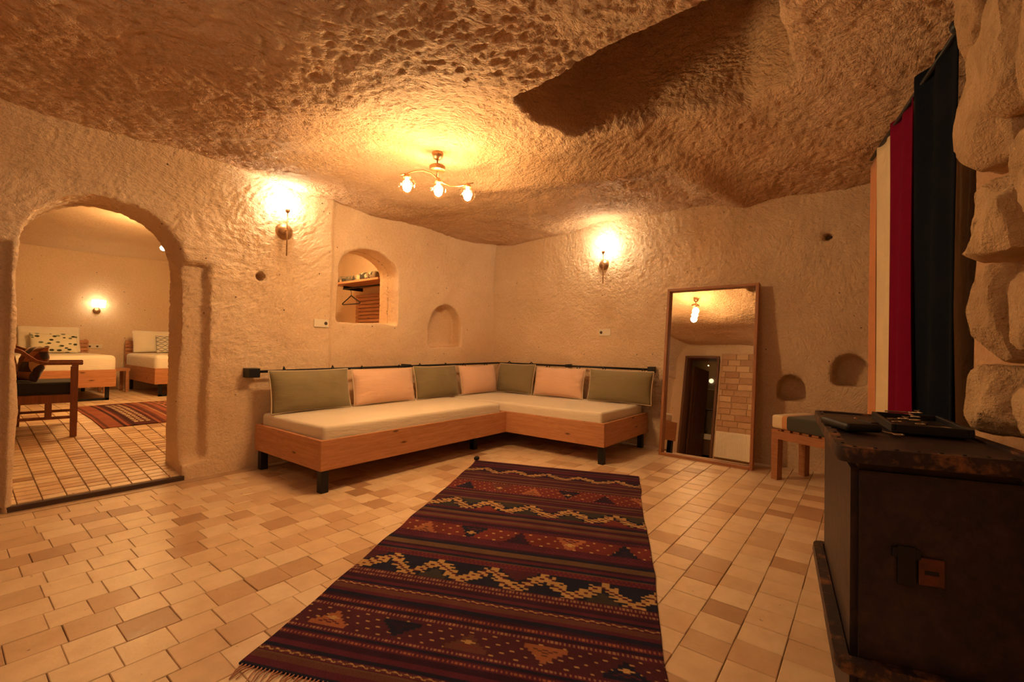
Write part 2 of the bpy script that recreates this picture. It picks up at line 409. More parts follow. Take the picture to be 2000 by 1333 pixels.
w = carve('wall_closet', (2.36,4.1,4.66,6.75,-.1,2.6), [lambda b: b.box(2.46,3.95,4.3,6.62,.30,2.48)], [], .05, M_far, disp_gen(.01)); tag(w, 'plaster walls of the closet behind the window opening', 'wall', kind='structure')

# floors ------------------------------------------------------------
def zfar(y):
    return float(np.interp(y, [4.2,4.28,4.8,5.3,5.8,6.4,7.0], [.04,.04,.10,.16,.215,.27,.30]))
fl = mesh_obj('floor', [(-1.4,-2.0,-.011),(5.3,-2.0,-.011),(5.3,4.4,-.011),(-1.4,4.4,-.011),(-1.4,-2.0,-.1),(5.3,-2.0,-.1),(5.3,4.4,-.1),(-1.4,4.4,-.1)],
    [(0,1,2,3),(7,6,5,4),(0,4,5,1),(1,5,6,2),(2,6,7,3),(3,7,4,0)], M_joint)
tag(fl, 'floor of pale square stone tiles laid in staggered rows', 'floor', kind='structure')
RUG = [Vector(p) for p in ((3.255,2.965),(3.781,1.559),(.673,1.681),(1.26,.39))]   # TL TR BL BR
def in_rug(x, y):
    P = [RUG[0],RUG[1],RUG[3],RUG[2]]; s = []
    for a, b in zip(P, P[1:]+P[:1]): s.append((b.x-a.x)*(y-a.y)-(b.y-a.y)*(x-a.x))
    return all(v > 0.1 for v in s) or all(v < -0.1 for v in s)
def tile_geo(w, d, ch=.0022, h=.012):
    x, y = w/2, d/2
    v = [(-x,-y,-h),(x,-y,-h),(x,y,-h),(-x,y,-h),(-x,-y,-ch),(x,-y,-ch),(x,y,-ch),(-x,y,-ch),(-x+ch,-y+ch,0),(x-ch,-y+ch,0),(x-ch,y-ch,0),(-x+ch,y-ch,0)]
    f = [(8,9,10,11)]+[(k,(k+1)%4,(k+1)%4+4,k+4) for k in range(4)]+[(k+4,(k+1)%4+4,(k+1)%4+8,k+8) for k in range(4)]
    return v, f
tiles = []
for k in range(-13, 24):
    y0 = .397+.1575*k; y1 = y0+.1575
    if y0 > 4.1 or y0 < -1.7: continue
    if y1 > 4.18: y1 = 4.175
    off = .224-(.077 if k % 2 else 0)+random.uniform(-.015,.015)
    x = off-.154*8
    while x < 5.1:
        wd = .154*random.choice([1,1,1,1,1,.84,1.1,.94]) if True else .154
        if x > -1.1:
            tiles.append((x, min(x+wd, 5.1), y0, y1))
        x += wd
def tarea(t):
    x0,x1,y0,y1 = t; c = ((x0+x1)/2,(y0+y1)/2)
    if in_rug(*c): return 0
    q = [proj((a,b,0)) for a,b in ((x0,y0),(x1,y0),(x1,y1),(x0,y1))]
    if any(p is None for p in q): return 0
    cx = sum(p[0] for p in q)/4; cy = sum(p[1] for p in q)/4
    if not (-20 < cx < 1660 and cy < 1350): return 0
    if 1.77 < c[0] < 5 and 3.2 < c[1]: return 0
    if c[0] > 3.95 and c[1] > 1.95: return 0
    return abs(sum(q[i][0]*q[(i+1)%4][1]-q[(i+1)%4][0]*q[i][1] for i in range(4)))/2
tiles.sort(key=tarea, reverse=True)
cache = {}
for (x0,x1,y0,y1) in tiles[:300]:
    g = .002; key = (round(x1-x0,3), round(y1-y0,3))
    if key not in cache:
        v, f = tile_geo(x1-x0-g, y1-y0-g); me = bpy.data.meshes.new('tile'); me.from_pydata(v, [], f); me.materials.append(M_tile); cache[key] = me
    o = bpy.data.objects.new('tile', cache[key]); COL.objects.link(o); o.parent = fl
    o.location = ((x0+x1)/2+random.uniform(-.0008,.0008), (y0+y1)/2+random.uniform(-.0008,.0008), random.uniform(-.0012,.0008))
    o.rotation_euler = (random.uniform(-.004,.004), random.uniform(-.004,.004), random.uniform(-.006,.006))
def joined_tiles(name, rects, zf, parent, label=None, gap=.0035):
    V, Fc, R = [], [], []
    for (x0,x1,y0,y1) in rects:
        v, f = tile_geo(x1-x0-gap, y1-y0-gap); b = len(V); cx, cy = (x0+x1)/2, (y0+y1)/2; r = random.random(); dz = random.uniform(-.001,.0008)
        for a in v: V.append((a[0]+cx, a[1]+cy, a[2]+zf(a[1]+cy)+dz)); R.append(r)
        Fc += [tuple(i+b for i in q) for q in f]
    o = mesh_obj(name, V, Fc, M_tileA, parent); at = o.data.attributes.new('rnd', 'FLOAT', 'POINT'); at.data.foreach_set('value', R)
    o['kind'] = 'stuff'; return o
joined_tiles('tile', tiles[300:], lambda y: 0, fl)
# plain stone border along the left wall
b = B(); b.box(-1.0,5.0,4.18,4.36,-.011,.002,.002); bs = b.out('baseboard_left', mat_plain('border_stone', (.50,.33,.20), .5, nscale=8, var=.15)); tag(bs, 'plain pale stone border strip along the arch wall', 'border', kind='structure')
# bedroom floor
ys = [4.28+.08*k for k in range(0, 72)]
V = []; Fc = []
for y in ys: V += [(-2.1,y,zfar(y)-.010),(3.7,y,zfar(y)-.010)]
for k in range(len(ys)-1): Fc.append((2*k,2*k+1,2*k+3,2*k+2))
ff = mesh_obj('floor_far', V, Fc, M_joint, smooth=True); tag(ff, 'bedroom floor of narrow stone tiles rising as a ramp', 'floor', kind='structure')
rects = []
for i in range(-22, 28):
    x0 = .477+.116*i; y = 4.30+random.uniform(-.02,0); y = max(y, 4.295)
    while y < 9.7:
        h = .070*random.choice([1,1,1,1.25,.85])
        if -.5 < x0 < 3.4: rects.append((x0, x0+.116, y+.0025, min(y+h, 9.78)-.0025))
        y += h
joined_tiles('tile', rects, zfar, ff, gap=.0055)
b = B(); b.box(.31,1.26,4.262,4.297,-.01,.037,.006); th = b.out('trim_1', mat_plain('dark_sill', (.07,.035,.025), .7, nscale=40)); tag(th, 'dark worn edge strip of the raised doorway floor', 'threshold', kind='structure')

exec_parts = []
# ------------------------------------------------------------------ sofas
def leg(x, y, w, h, parent, z=0, d=None):
    b = B(); d = d or w; b.box(x-w/2,x+w/2,y-d/2,y+d/2,z,z+h,.003); return b.out('leg', M_black, parent)
def mattress(x0,x1,y0,y1,z0,z1,parent,mat,nm='mattress',r=.035):
    nx, ny = max(8,int((x1-x0)/.05)), max(8,int((y1-y0)/.05))
    b = B(); b.box(x0,x1,y0,y1,z0,z1,r,seg=4); bm = b.bm
    bmesh.ops.subdivide_edges(bm, edges=[e for e in bm.edges if e.calc_length() > .12], cuts=8, use_grid_fill=True)
    for v in bm.verts:
        p = np.array([[v.co.x, v.co.y, v.co.z]]); v.co.z += float(vnoise(p, 2.2, 2)[0])*.008*(1 if v.co.z > (z0+z1)/2 else 0)
        v.co.x += float(vnoise(p+7, 4, 2)[0])*.004; v.co.y += float(vnoise(p+17, 4, 2)[0])*.005
    return b.out(nm, mat, parent, smooth=True)
X0,X1,XB,Y0,YB = 1.765,3.913,4.985,3.135,4.225
s1 = thing('sofa_bed', 'long low pine sofa bed with cream mattress along the arch wall', 'sofa bed', (X0,Y0,0), group='pine sofa beds in the corner')
def sub(o): return Matrix.Translation(-o.location)
def bx(name, mat, par, a, bev=.004):
    b = B(); b.box(*a, bev, M=sub(par)); return b.out(name, mat, par)
bx('front_board', M_pine, s1, (X0,X1-.002,Y0,Y0+.03,.167,.391))
bx('side_board', M_piney, s1, (X0,X0+.03,Y0+.031,YB-.031,.167,.391)); bx('side_board', M_piney, s1, (X1-.034,X1-.004,Y0+.031,YB-.031,.167,.391))
bx('back_board', M_pine, s1, (X0,X1-.002,YB-.03,YB,.167,.391)); bx('base_panel', M_pine, s1, (X0+.031,X1-.036,Y0+.031,YB-.031,.175,.20))
for x, y in ((X0+.045,Y0+.045),(X0+.045,YB-.06),(X1-.06,YB-.06),(2.9,YB-.1),(X1-.3,Y0+.2)): leg(x-X0, y-Y0, .06, .17, s1)
m = mattress(X0+.04-X0, X1-.04-X0, .045, YB-Y0-.04, .202, .485, s1, M_mattress)
s2 = thing('sofa_bed', 'shorter pine sofa bed with cream mattress along the mirror wall', 'sofa bed', (X1,1.954,0), group='pine sofa beds in the corner')
R0 = 1.954
bx('front_board', M_piney, s2, (X1,X1+.03,R0,YB,.167,.391)); bx('back_board', M_piney, s2, (XB-.03,XB,R0,YB,.167,.391))
bx('side_board', M_pine, s2, (X1+.031,XB-.031,R0,R0+.03,.167,.391)); bx('side_board', M_pine, s2, (X1+.031,XB-.031,YB-.03,YB,.167,.391)); bx('base_panel', M_pine, s2, (X1+.031,XB-.031,R0+.031,YB-.031,.175,.20))
for x, y in ((.045,.045),(XB-X1-.06,.06),(XB-X1-.06,YB-R0-.06),(.1,YB-R0-.1)): leg(x, y, .055, .17, s2)
mattress(.04, XB-X1-.045, .045, YB-R0-.045, .202, .485, s2, M_mattress)

# rails on the wall that the back cushions hang from
def rail(pts, label, blocks, wallpts):
    t = thing('cushion_rail', label, 'rail', pts[0]); o = Vector(pts[0])
    B().tube([Vector(p)-o for p in pts], .012, 8).out('rod', M_black, t, smooth=True)
    for (c, sz) in blocks:
        c = Vector(c)-o; B().box(c.x-sz[0],c.x+sz[0],c.y-sz[1],c.y+sz[1],c.z-sz[2],c.z+sz[2],.004).out('bracket', M_black, t)
    return t
rail([(1.74,4.16,.850),(5.0,4.16,.872)], 'black wall rail above the long sofa bed', [((1.715,4.215,.84),(.045,.075,.04)),((3.4,4.22,.862),(.02,.07,.02))], None)
rail([(4.95,4.10,.874),(4.95,1.90,.874)], 'black wall rail above the shorter sofa bed', [((4.965,1.91,.872),(.05,.03,.035)),((5.0,3.0,.874),(.06,.02,.02))], None)

def pillow_mesh(w, h, t, seed, nx=32, nz=22, wr=.011, pinch=.035):
    V = []; Fc = []; r = np.random.default_rng(seed); off = r.random(3)*40
    idx = {}
    for side in (-1, 1):
        for i in range(nx+1):
            for k in range(nz+1):
                u, v = 2*i/nx-1, 2*k/nz-1
                edge = (i in (0,nx)) or (k in (0,nz))
                if edge and side == 1: idx[(1,i,k)] = idx[(-1,i,k)]; continue
                prof = max(0,(1-abs(u)**2.5))**.62*max(0,(1-abs(v)**2.3))**.62
                x = u*w/2*(1-pinch*(1-abs(u)**2*0)*(abs(v)**2*0)-pinch*(1-v*v)*abs(u)**4*.9); z = v*h/2*(1-pinch*1.3*(1-u*u)*abs(v)**4)
                p = np.array([[x,z,side*2.0]])+off
                y = side*t/2*prof
                n = float(vnoise(p*np.array([[1,1,1]]), 9, 2)[0])*wr*prof**.3
                rad = float(vnoise(np.array([[x*1.2,z*4,side]])+off, 7, 2)[0])*wr*1.4*(abs(u)**2)*(1 if not edge else 0)
                idx[(side,i,k)] = len(V); V.append((x, y+side*(n+rad)*(0 if edge else 1), z))
    for side in (-1,1):
        for i in range(nx):
            for k in range(nz):
                q = [idx[(side,i,k)],idx[(side,i+1,k)],idx[(side,i+1,k+1)],idx[(side,i,k+1)]]
                Fc.append(q if side == -1 else q[::-1])
    loop = [V[idx[(-1,i,0)]] for i in range(nx+1)]+[V[idx[(-1,nx,k)]] for k in range(1,nz+1)]+[V[idx[(-1,i,nz)]] for i in range(nx-1,-1,-1)]+[V[idx[(-1,0,k)]] for k in range(nz-1,0,-1)]
    return V, Fc, loop
def cushion(name, label, mat, loc, rz, w, h, t, lean, seed, group, cat='cushion', straps=True, pipe=M_pipe, tilt=0):
    e = thing(name, label, cat, loc, rz, group)
    V, Fc, loop = pillow_mesh(w, h, t, seed)
    M = Matrix.Translation((0,0,h/2*math.cos(lean)+.0)) @ Matrix.Rotation(-lean, 4, 'X') @ Matrix.Rotation(tilt, 4, 'Y')
    V = [M @ Vector(v) for v in V]; loop = [M @ Vector(v) for v in loop]
    mesh_obj('cover', V, Fc, mat, e, smooth=True)
    if pipe: B().tube(loop+[loop[0]], .0045, 6).out('piping', pipe, e, smooth=True)
    if straps:
        for sx in (-w*.3, w*.32):
            p = M @ Vector((sx,0,h/2))
            B().tube([p+Vector((0,-.002,-.02)), p+Vector((0,.02,.01)), p+Vector((.004,.05,.03)), p+Vector((.01,.07,.012)), p+Vector((.006,.05,-.016)), p+Vector((0,.02,-.012))], .006, 6).out('strap', M_black, e, smooth=True)
    return e
CG = 'back cushions tied along the corner sofa'
cs = [(1.79,2.56,.355,'olive','olive green linen cushion at the left end of the long sofa'),
      (2.585,3.36,.345,'peach','wide peach cushion beside the leftmost olive cushion'),
      (3.375,4.05,.355,'olive','olive cushion between the two peach cushions of the long sofa'),
      (4.10,4.79,.345,'peach','peach cushion on the long sofa next to the room corner')]
for i, (a, c, h, k, lb) in enumerate(cs):
    cushion('cushion', lb, M_green if k == 'olive' else M_peach, ((a+c)/2, 4.035, .492), 0, c-a-.012, h+.02, .235, .20, i+1, CG)
cs = [(4.03,3.42,.37,'olive','olive cushion in the room corner on the shorter sofa'),
      (3.41,2.68,.345,'peach','peach cushion in the middle of the shorter sofa'),
      (2.63,1.84,.35,'olive','olive cushion at the mirror end of the shorter sofa')]
for i, (a, c, h, k, lb) in enumerate(cs):
    cushion('cushion', lb, M_green if k == 'olive' else M_peach, (4.835, (a+c)/2, .492), -math.pi/2, a-c-.012, h+.02, .235, .20, i+11, CG)
    
# ------------------------------------------------------------------ leaning mirror
tl = math.radians(6.2)
mr = thing('leaning_mirror', 'tall full length mirror in reddish wooden frame leaning on the wall', 'mirror', (4.697,1.287,0))
mr.rotation_mode = 'QUATERNION'; mr.rotation_quaternion = (Matrix.Rotation(math.radians(-3),3,'Z') @ Matrix.Rotation(tl,3,'Y')).to_quaternion()
hw, mh, fw_, fd = .447, 1.765, .027, .062
M_glass = NT('mirror_glass'); M_glass.P(color=(.86,.84,.80), metal=1., rough=.0); M_glass = M_glass.m
B().box(.0,fd,-hw,-hw+fw_,.0,mh,.003).out('frame_side', M_mirwood, mr); B().box(.0,fd,hw-fw_,hw,.0,mh,.003).out('frame_side', M_mirwood, mr)
B().box(.0,fd,-hw+fw_,hw-fw_,.0,fw_,.003).out('frame_bottom', M_mirwoodh, mr); B().box(.0,fd,-hw+fw_,hw-fw_,mh-fw_,mh,.003).out('frame_top', M_mirwoodh, mr)
B().box(.044,.050,-hw+fw_-.004,hw-fw_+.004,fw_-.004,mh-fw_+.004).out('glass', M_glass, mr)
B().box(.051,.060,-hw+fw_,hw-fw_,fw_,mh-fw_).out('backing', M_mirwood, mr)

# ------------------------------------------------------------------ rug (kilim)
def kilim(u, v, nu, per=6.0):
    """colours of the woven bands; u across 0..1, v along 0..1"""
    C = dict(m=(.095,.020,.044), n=(.016,.018,.045), o=(.13,.075,.05), y=(.46,.29,.13), r=(.16,.034,.036), k=(.038,.015,.036), g=(.045,.042,.045), t=(.34,.13,.07), w=(.36,.20,.12), p=(.075,.022,.040), b=(.12,.05,.045))
    C = {k: np.array(c) for k, c in C.items()}
    out = np.empty(u.shape+(3,)); out[:] = C['m']
    q = np.floor(u*nu)/nu                                   # woven columns
    def put(mask, c): out[mask] = C[c]
    def stripes(v0, v1, pat, w):
        m = (v >= v0) & (v < v1); i = ((v-v0)/w).astype(int) % len(pat)
        for k, c in enumerate(pat): put(m & (i == k), c)
    def zig(v0, v1, bg, fg, n, alt):
        m = (v >= v0) & (v < v1); put(m, bg); t = (v-v0)/(v1-v0)
        tt = np.floor(t*14)/14; uu = np.floor(u*n*14)/14
        ph = np.abs((uu % 1)-.5)*2
        d = tt-(.12+.72*ph)
        # triangles of another ground either side of the line
        put(m & (d > .22) & (np.floor(uu) % 3 == 1), alt); put(m & (d < -.2) & (np.floor(uu+.5) % 3 == 0), 'p')
        put(m & (np.abs(d) < .34), 'n')
        ci = np.floor(u*n*14).astype(int); cj = np.floor(t*14).astype(int)
        put(m & (np.abs(d) < .26) & ((ci//2+cj//2) % 2 == 0) & ~((ci % 2 == 1) & (cj % 2 == 1)), fg)
        put(m & (np.abs(d) < .15), fg); put(m & (np.abs(d) < .12) & ((ci+cj*2) % 3 == 0), 'm')
        put(m & (np.abs(d) < .30) & (np.abs(d) > .24) & (ci % 3 == 0), fg)
    def dots(v0, v1, bg, fg, n, rows):
        m = (v >= v0) & (v < v1); put(m, bg); t = (v-v0)/(v1-v0)*rows; r = np.floor(t); f = t-r
        put(m & (f > .25) & (f < .75) & (((u*n+r*.5) % 1) < .45), fg)
    def chain(vc, h, n):
        t = np.abs(v-vc-h*.45*np.sin(u*n*2*np.pi)); put(np.abs(v-vc) < h*1.35, 'm'); put(t < h*.30, 'y'); t = np.abs(v-vc+h*.45*np.sin(u*n*2*np.pi)); put(t < h*.25, 'b')
    def motif(v0, v1, bg, n, stag, scl=1.):
        m = (v >= v0) & (v < v1); put(m, bg); t = (v-v0)/(v1-v0)
        # scattered light stitches
        a = (u*n*3.2+np.floor(t*6)*.37) % 1; f = (t*6) % 1
        put(m & (a < .16) & (f > .35) & (f < .7), 'y')
        tt = np.floor(t*16)/16; uu = np.floor(u*n*16)/16; c = np.floor(uu+.25*0); fr = uu-c-.5
        kind = (c.astype(int)*7+stag) % 6
        up = (c.astype(int) % 2 == 0)
        d = np.where(up, tt, 1-tt)
        tri = m & (np.abs(fr) < (d-.15)*.42) & (d < .92)
        inner = m & (np.abs(fr) < (d-.38)*.34) & (d < .80)
        for k, (a1, a2) in enumerate((('t','m'),('n','k'),('b','r'),('t','b'),('n','p'),('k','n'))):
            put(tri & (kind == k), a1); put(inner & (kind == k) & ((np.floor(u*n*16)+np.floor(t*16)) % 2 == 0), a2)
        dia = m & ((np.abs(fr)*2.2+np.abs(tt-.5)*1.6) < .16); put(dia & (kind % 2 == 0), 'y')
    stripes(0, .075, 'mkkbkm', .0085)
    zig(.075, .125, 'k', 'y', 5.2, 'm')
    stripes(.125, .215, 'bkmobkmkb', .0062)
    motif(.215, .295, 'r', 5.5, 1); dots(.215,.222,'m','t',60,1); dots(.288,.295,'m','t',60,1)
    stripes(.295, .365, 'mkobkbmk', .0058)
    zig(.365, .43, 'g', 'y', 5.2, 'r')
    stripes(.43, .515, 'mknobkmob', .0075)
    motif(.515, .60, 'r', 5., 3); dots(.515,.53,'m','k',70,2); dots(.582,.60,'m','k',70,3)
    stripes(.60, .670, 'mknookmnob', .0085); dots(.670,.688,'m','r',64,2)
    zig(.688, .755, 'n', 'y', 5.4, 'g')
    dots(.752, .775, 'm','w',90,2); out[(v>=.752)&(v<.775)] *= .85
    stripes(.775, .845, 'kmnobmnkm', .0085); chain(.802, .0035, 34)
    dots(.842, .852, 'm','t',88,1); stripes(.852,.858,'nk',.003); dots(.858, .868, 'm','w',88,1)
    motif(.868, .912, 'p', 5., 0)
    dots(.912, .922, 'm','w',88,1); stripes(.922,.928,'nk',.003); dots(.928, .938, 'm','t',88,1)
    stripes(.938, 1.01, 'kmnobmnkm', .0095); chain(.968, .0035, 34)
    return out
def mat_rug(name):
    t = NT(name); a = t.n('Attribute', attribute_name='weave').outputs['Color']; g = t.coord()
    n = t.noise(g, 260, 2); n2 = t.noise(g, 6, 3)
    c = t.mix(1., a, t.ramp(n, [(.3,(.72,.72,.72)),(.7,(1.15,1.15,1.15))]), 'MULTIPLY'); c = t.mix(1., c, t.ramp(n2, [(.3,(.8,.8,.8)),(.7,(1.1,1.1,1.1))]), 'MULTIPLY')
    return t.P(color=c, rough=.95, spec=.1, normal=t.bump(n, .0012))
M_rug = mat_rug('kilim_weave')
def rug(name, label, corners, zf, NU, NV, colf, fringe=True, grp=None):
    TL, TR, BL, BR = corners
    u = np.linspace(0,1,NU+1); v = np.linspace(0,1,NV+1); U, Vv = np.meshgrid(u, v)
    P = ((1-Vv)*(1-U))[...,None]*np.array(TL)+((1-Vv)*U)[...,None]*np.array(TR)+(Vv*(1-U))[...,None]*np.array(BL)+(Vv*U)[...,None]*np.array(BR)
    q = np.stack([P[...,0], P[...,1], P[...,0]*0], -1).reshape(-1,3)
    # edge wander
    wx = vnoise(np.stack([Vv.ravel()*14, Vv.ravel()*0+3+np.round(U.ravel())*9, Vv.ravel()*0],-1), 1, 2)*.012
    ax = np.array(TR)-np.array(TL); ax = ax/np.linalg.norm(ax)
    q[:,0] += wx*ax[0]*(np.abs(U.ravel()-.5)*2)**2; q[:,1] += wx*ax[1]*(np.abs(U.ravel()-.5)*2)**2
    z = np.array([zf(y) for y in q[:,1]])+.0065+vnoise(q+4, 3.5, 2)*.0028
    V = np.stack([q[:,0], q[:,1], z], -1); n = len(V)
    bot = V.copy(); bot[:,2] -= .006
    o = thing(name, label, 'rug', (0,0,0), group=grp)
    i = np.arange(NV)[:,None]*(NU+1)+np.arange(NU)[None,:]; i = i.ravel()
    F1 = np.stack([i, i+1, i+NU+2, i+NU+1], -1)
    ring = list(range(NU+1))+[ (NU+1)*k+NU for k in range(1,NV+1)]+[(NU+1)*NV+k for k in range(NU-1,-1,-1)]+[(NU+1)*k for k in range(NV-1,0,-1)]
    ring = np.array(ring); rb = np.arange(len(ring))+n
    allv = np.concatenate([V, bot[ring]]); R2 = np.roll(ring,-1); rb2 = np.roll(rb,-1)
    F2 = np.stack([ring, rb, rb2, R2], -1)
    w = mesh_obj('woven_field', allv.tolist(), np.concatenate([F1[:,::-1] if np.cross(ax, np.array(BL)-np.array(TL)) > 0 else F1, F2]).tolist(), M_rug, o, smooth=True)
    col = colf(U, Vv).reshape(-1,3); col = np.concatenate([col, col[ring]]); col = np.concatenate([col, np.ones((len(col),1))],1)
    at = w.data.color_attributes.new('weave', 'FLOAT_COLOR', 'POINT'); at.data.foreach_set('color', col.astype('f').ravel())
    return o
rg = rug('kilim_rug', 'long dark red striped kilim rug with zigzag bands on the tiled floor', RUG, lambda y: 0, 250, 760, lambda U, V: kilim(U, V, 120))
b = B()
for k in range(90):
    u = (k+.5)/90; p = RUG[2].lerp(RUG[3], u); d = Vector((-.90,-.42)); L = random.uniform(.05,.08); a = random.uniform(-.35,.35)
    d = Vector((d.x*math.cos(a)-d.y*math.sin(a), d.x*math.sin(a)+d.y*math.cos(a)))
    b.tube([(p.x,p.y,.006),(p.x+d.x*L*.5,p.y+d.y*L*.5,.010),(p.x+d.x*L,p.y+d.y*L,.004)], [.003,.0025,.0015], 5)
o = b.out('fringe', mat_cloth('fringe_wool', (.45,.22,.16)), rg); o['kind'] = 'stuff'
B().sph((3.27,2.975,.022), .026, (1.3,.9,.8), 12).out('corner_tassel', M_black, rg, smooth=True)
def kil2(U, V):
    C = [(.10,.03,.03),(.30,.10,.06),(.05,.02,.025),(.42,.22,.12),(.14,.05,.04),(.34,.14,.08)]
    out = np.zeros(U.shape+(3,)); idx = (V*46).astype(int); seq = rng.integers(0, 6, 60)
    for k in range(60): out[idx == k] = C[seq[k]]
    m = (V > .22) & (V < .36); w = (np.floor(U*40) % 2 == 0) & (np.abs(U-.5) < .42) & (np.floor(V*70) % 3 != 0); out[m] = C[0]; out[m & w] = (.55,.42,.28)
    m = (V > .62) & (V < .78); out[m] = C[5]; out[m & (np.sin(U*50)+np.sin(V*130) > .9)] = C[2]
    return out
rug('kilim_rug', 'small orange and brown striped kilim on the bedroom floor between beds', [Vector(p) for p in ((1.06,5.93),(1.02,7.40),(2.55,5.95),(2.55,7.45))][0:1]+[Vector((1.02,7.40)),Vector((2.28,5.95)),Vector((2.28,7.45))], zfar, 90, 180, kil2)

# ------------------------------------------------------------------ lamps
from mathutils.bvhtree import BVHTree
_bvh = {}
def hit(ob, o, d):
    if ob.name not in _bvh: _bvh[ob.name] = BVHTree.FromPolygons([v.co for v in ob.data.vertices], [p.vertices[:] for p in ob.data.polygons])
    r = _bvh[ob.name].ray_cast(Vector(o), Vector(d)); return r[0]
def on_plane(x, y, p0, n):
    d = raydir(x, y); c = Vector((0,0,HC)); t = (Vector(p0)-c).dot(Vector(n))/d.dot(Vector(n)); return c+d*t

lx, ly = Y_TOP_LAMP; cz = hit(cl, (lx,ly,2.0), (0,0,1)).z
lt = thing('ceiling_lamp', 'brass ceiling lamp with curved arm and three lit glass globes', 'lamp', (lx,ly,0))
B().lathe([(.040,0),(.043,-.012),(.042,-.030),(.030,-.05),(.012,-.062),(0,-.064)], (0,0,cz+.006)).out('canopy', M_brass, lt, smooth=True)
B().cyl((0,0,cz-.05),(0,0,2.36),.0055,n=10).out('stem', M_brass, lt, smooth=True)
B().lathe([(.004,.025),(.05,.024),(.060,.015),(.060,-.012),(.052,-.018),(0,-.02)], (0,0,2.422)).out('disc', M_brass, lt, angle=.7)
apts = [(2.055,2.658,2.325),(2.10,2.637,2.345),(2.15,2.608,2.372),(2.20,2.582,2.386),(2.255,2.56,2.380),(2.304,2.541,2.350),(2.35,2.52,2.322),(2.40,2.496,2.312),(2.46,2.468,2.322),(2.523,2.439,2.350),(2.565,2.42,2.366)]
B().tube([Vector(p)-Vector((lx,ly,0)) for p in apts], .0055, 8).out('arm', M_brass, lt, smooth=True)
for (x,y,z), top in (((2.10,2.636,2.259),2.343),((2.312,2.537,2.265),2.350),((2.523,2.439,2.270),2.350)):
    x -= lx; y -= ly
    sk = B().lathe([(.006,top+.002),(.012,z+.085),(.024,z+.068),(.027,z+.052),(0,z+.051)], (x,y,0), 20).out('socket', M_brass, lt, smooth=True)
    g = B().sph((x,y,z), .062, n=32).out('globe', M_globe, sk, smooth=True)
    B().lathe([(.0,.058),(.010,.05),(.012,.03),(.024,.006),(.030,-.014),(.024,-.036),(.010,-.047),(0,-.049)], (x,y,z), 20).out('bulb', M_bulb, sk, smooth=True)
    light('bulb_light', (x,y,z-.005), P_CEIL, lt, .05)

fill_lamp = thing('ceiling_lamp', 'added brass fill lamp, out of view above the near end of the room', 'lamp', (-.35,1.05,0)); zc_ = hit(cl, (-.35,1.05,2.0), (0,0,1)).z  # invented fill lamp outside the view, added to brighten the near floor
B().lathe([(.045,0),(.045,-.03),(.01,-.05),(0,-.05)], (0,0,zc_+.01)).out('canopy', M_brass, fill_lamp, smooth=True); B().cyl((0,0,zc_-.03),(0,0,2.30),.006,n=8).out('stem', M_brass, fill_lamp)
B().sph((0,0,2.20), .05, n=20).out('bulb', M_bulb, fill_lamp, smooth=True); light('bulb_light', (0,0,2.20), P_FILL, fill_lamp, .05)
def sconce(name, label, wallob, pt, d, rod_off, r, zrod, glob=True, P=P_SCONCE):
    """pt: plate centre on the wall, d: unit vector out of the wall, rod_off: offset of the rod from the plate"""
    h = hit(wallob, Vector(pt)+Vector(d)*.6, -Vector(d)); d = Vector(d); base = h-d*.012
    t = thing(name, label, 'wall lamp', base); Q = d.to_track_quat('Z','Y').to_matrix().to_4x4()
    B().lathe([(r,0),(r*.97,r*.25),(r*.86,r*.5),(r*.62,r*.72),(r*.3,r*.86),(0,r*.9)], M=Q).out('wall_plate', M_brass, t, smooth=True)
    ro = Vector(rod_off)-base
    B().cyl((0,0,0), (ro.x, ro.y, 0), .006, n=8).out('arm', M_brass, t, smooth=True)
    B().cyl((ro.x,ro.y,zrod[0]-base.z),(ro.x,ro.y,zrod[1]-base.z-.02),.0055,n=10).out('rod', M_brass, t, smooth=True)
    zt = zrod[1]-base.z
    B().lathe([(.006,-.035),(.016,-.025),(.020,-.02),(.020,.012),(0,.012)], (ro.x,ro.y,zt), 18).out('socket', M_brass, t, smooth=True)
    B().sph((ro.x,ro.y,zt+.055), .045, n=24).out('bulb', M_bulb, t, smooth=True)
    light('bulb_light', (ro.x, ro.y, zt+.055), P, t, .045); return t
sconce('wall_sconce', 'brass wall lamp with glowing bulb between archway and wall opening', wl, (2.0,4.28,2.135), (0,-1,0), (1.985,4.19,2.1), .078, (1.90,2.325))
sconce('wall_sconce', 'brass wall lamp with glowing bulb above the corner sofa on the mirror wall', wb, (5.05,2.555,2.125), (-1,0,0), (4.93,2.505,2.1), .070, (1.875,2.265))

# sockets
def socket_plate(label, wallob, c, d, w, h, n, xs, loc_out=.0):
    p = hit(wallob, Vector(c)+Vector(d)*.5, -Vector(d)); d = Vector(d)
    t = thing('wall_socket', label, 'socket', p+d*.002); yaw = math.atan2(d.y, d.x)+math.pi/2; t.rotation_euler = (0,0,yaw)
    B().box(-w/2,w/2,-.012,.02,-h/2,h/2,.003).out('plate', M_plastic, t)
    for x in xs: B().cyl((x,-.0135,0),(x,-.006,0),h*.22,n=18).out('socket_hole', M_slot, t)
    return t
socket_plate('long ivory socket plate on the arch wall left of the opening', wl, (2.38,4.2,1.305), (0,-1,0), .150, .078, 3, (.045,))
socket_plate('ivory socket plate on the wall above the olive and peach cushions', wb, (5.0,2.53,1.295), (-1,0,0), .155, .082, 2, (-.045,))

# ------------------------------------------------------------------ bench
bn = thing('bench', 'low wooden bench with striped cream and charcoal seat pad behind the dark chest', 'bench', (4.51,.665,0), math.atan2(-.53,-.31))
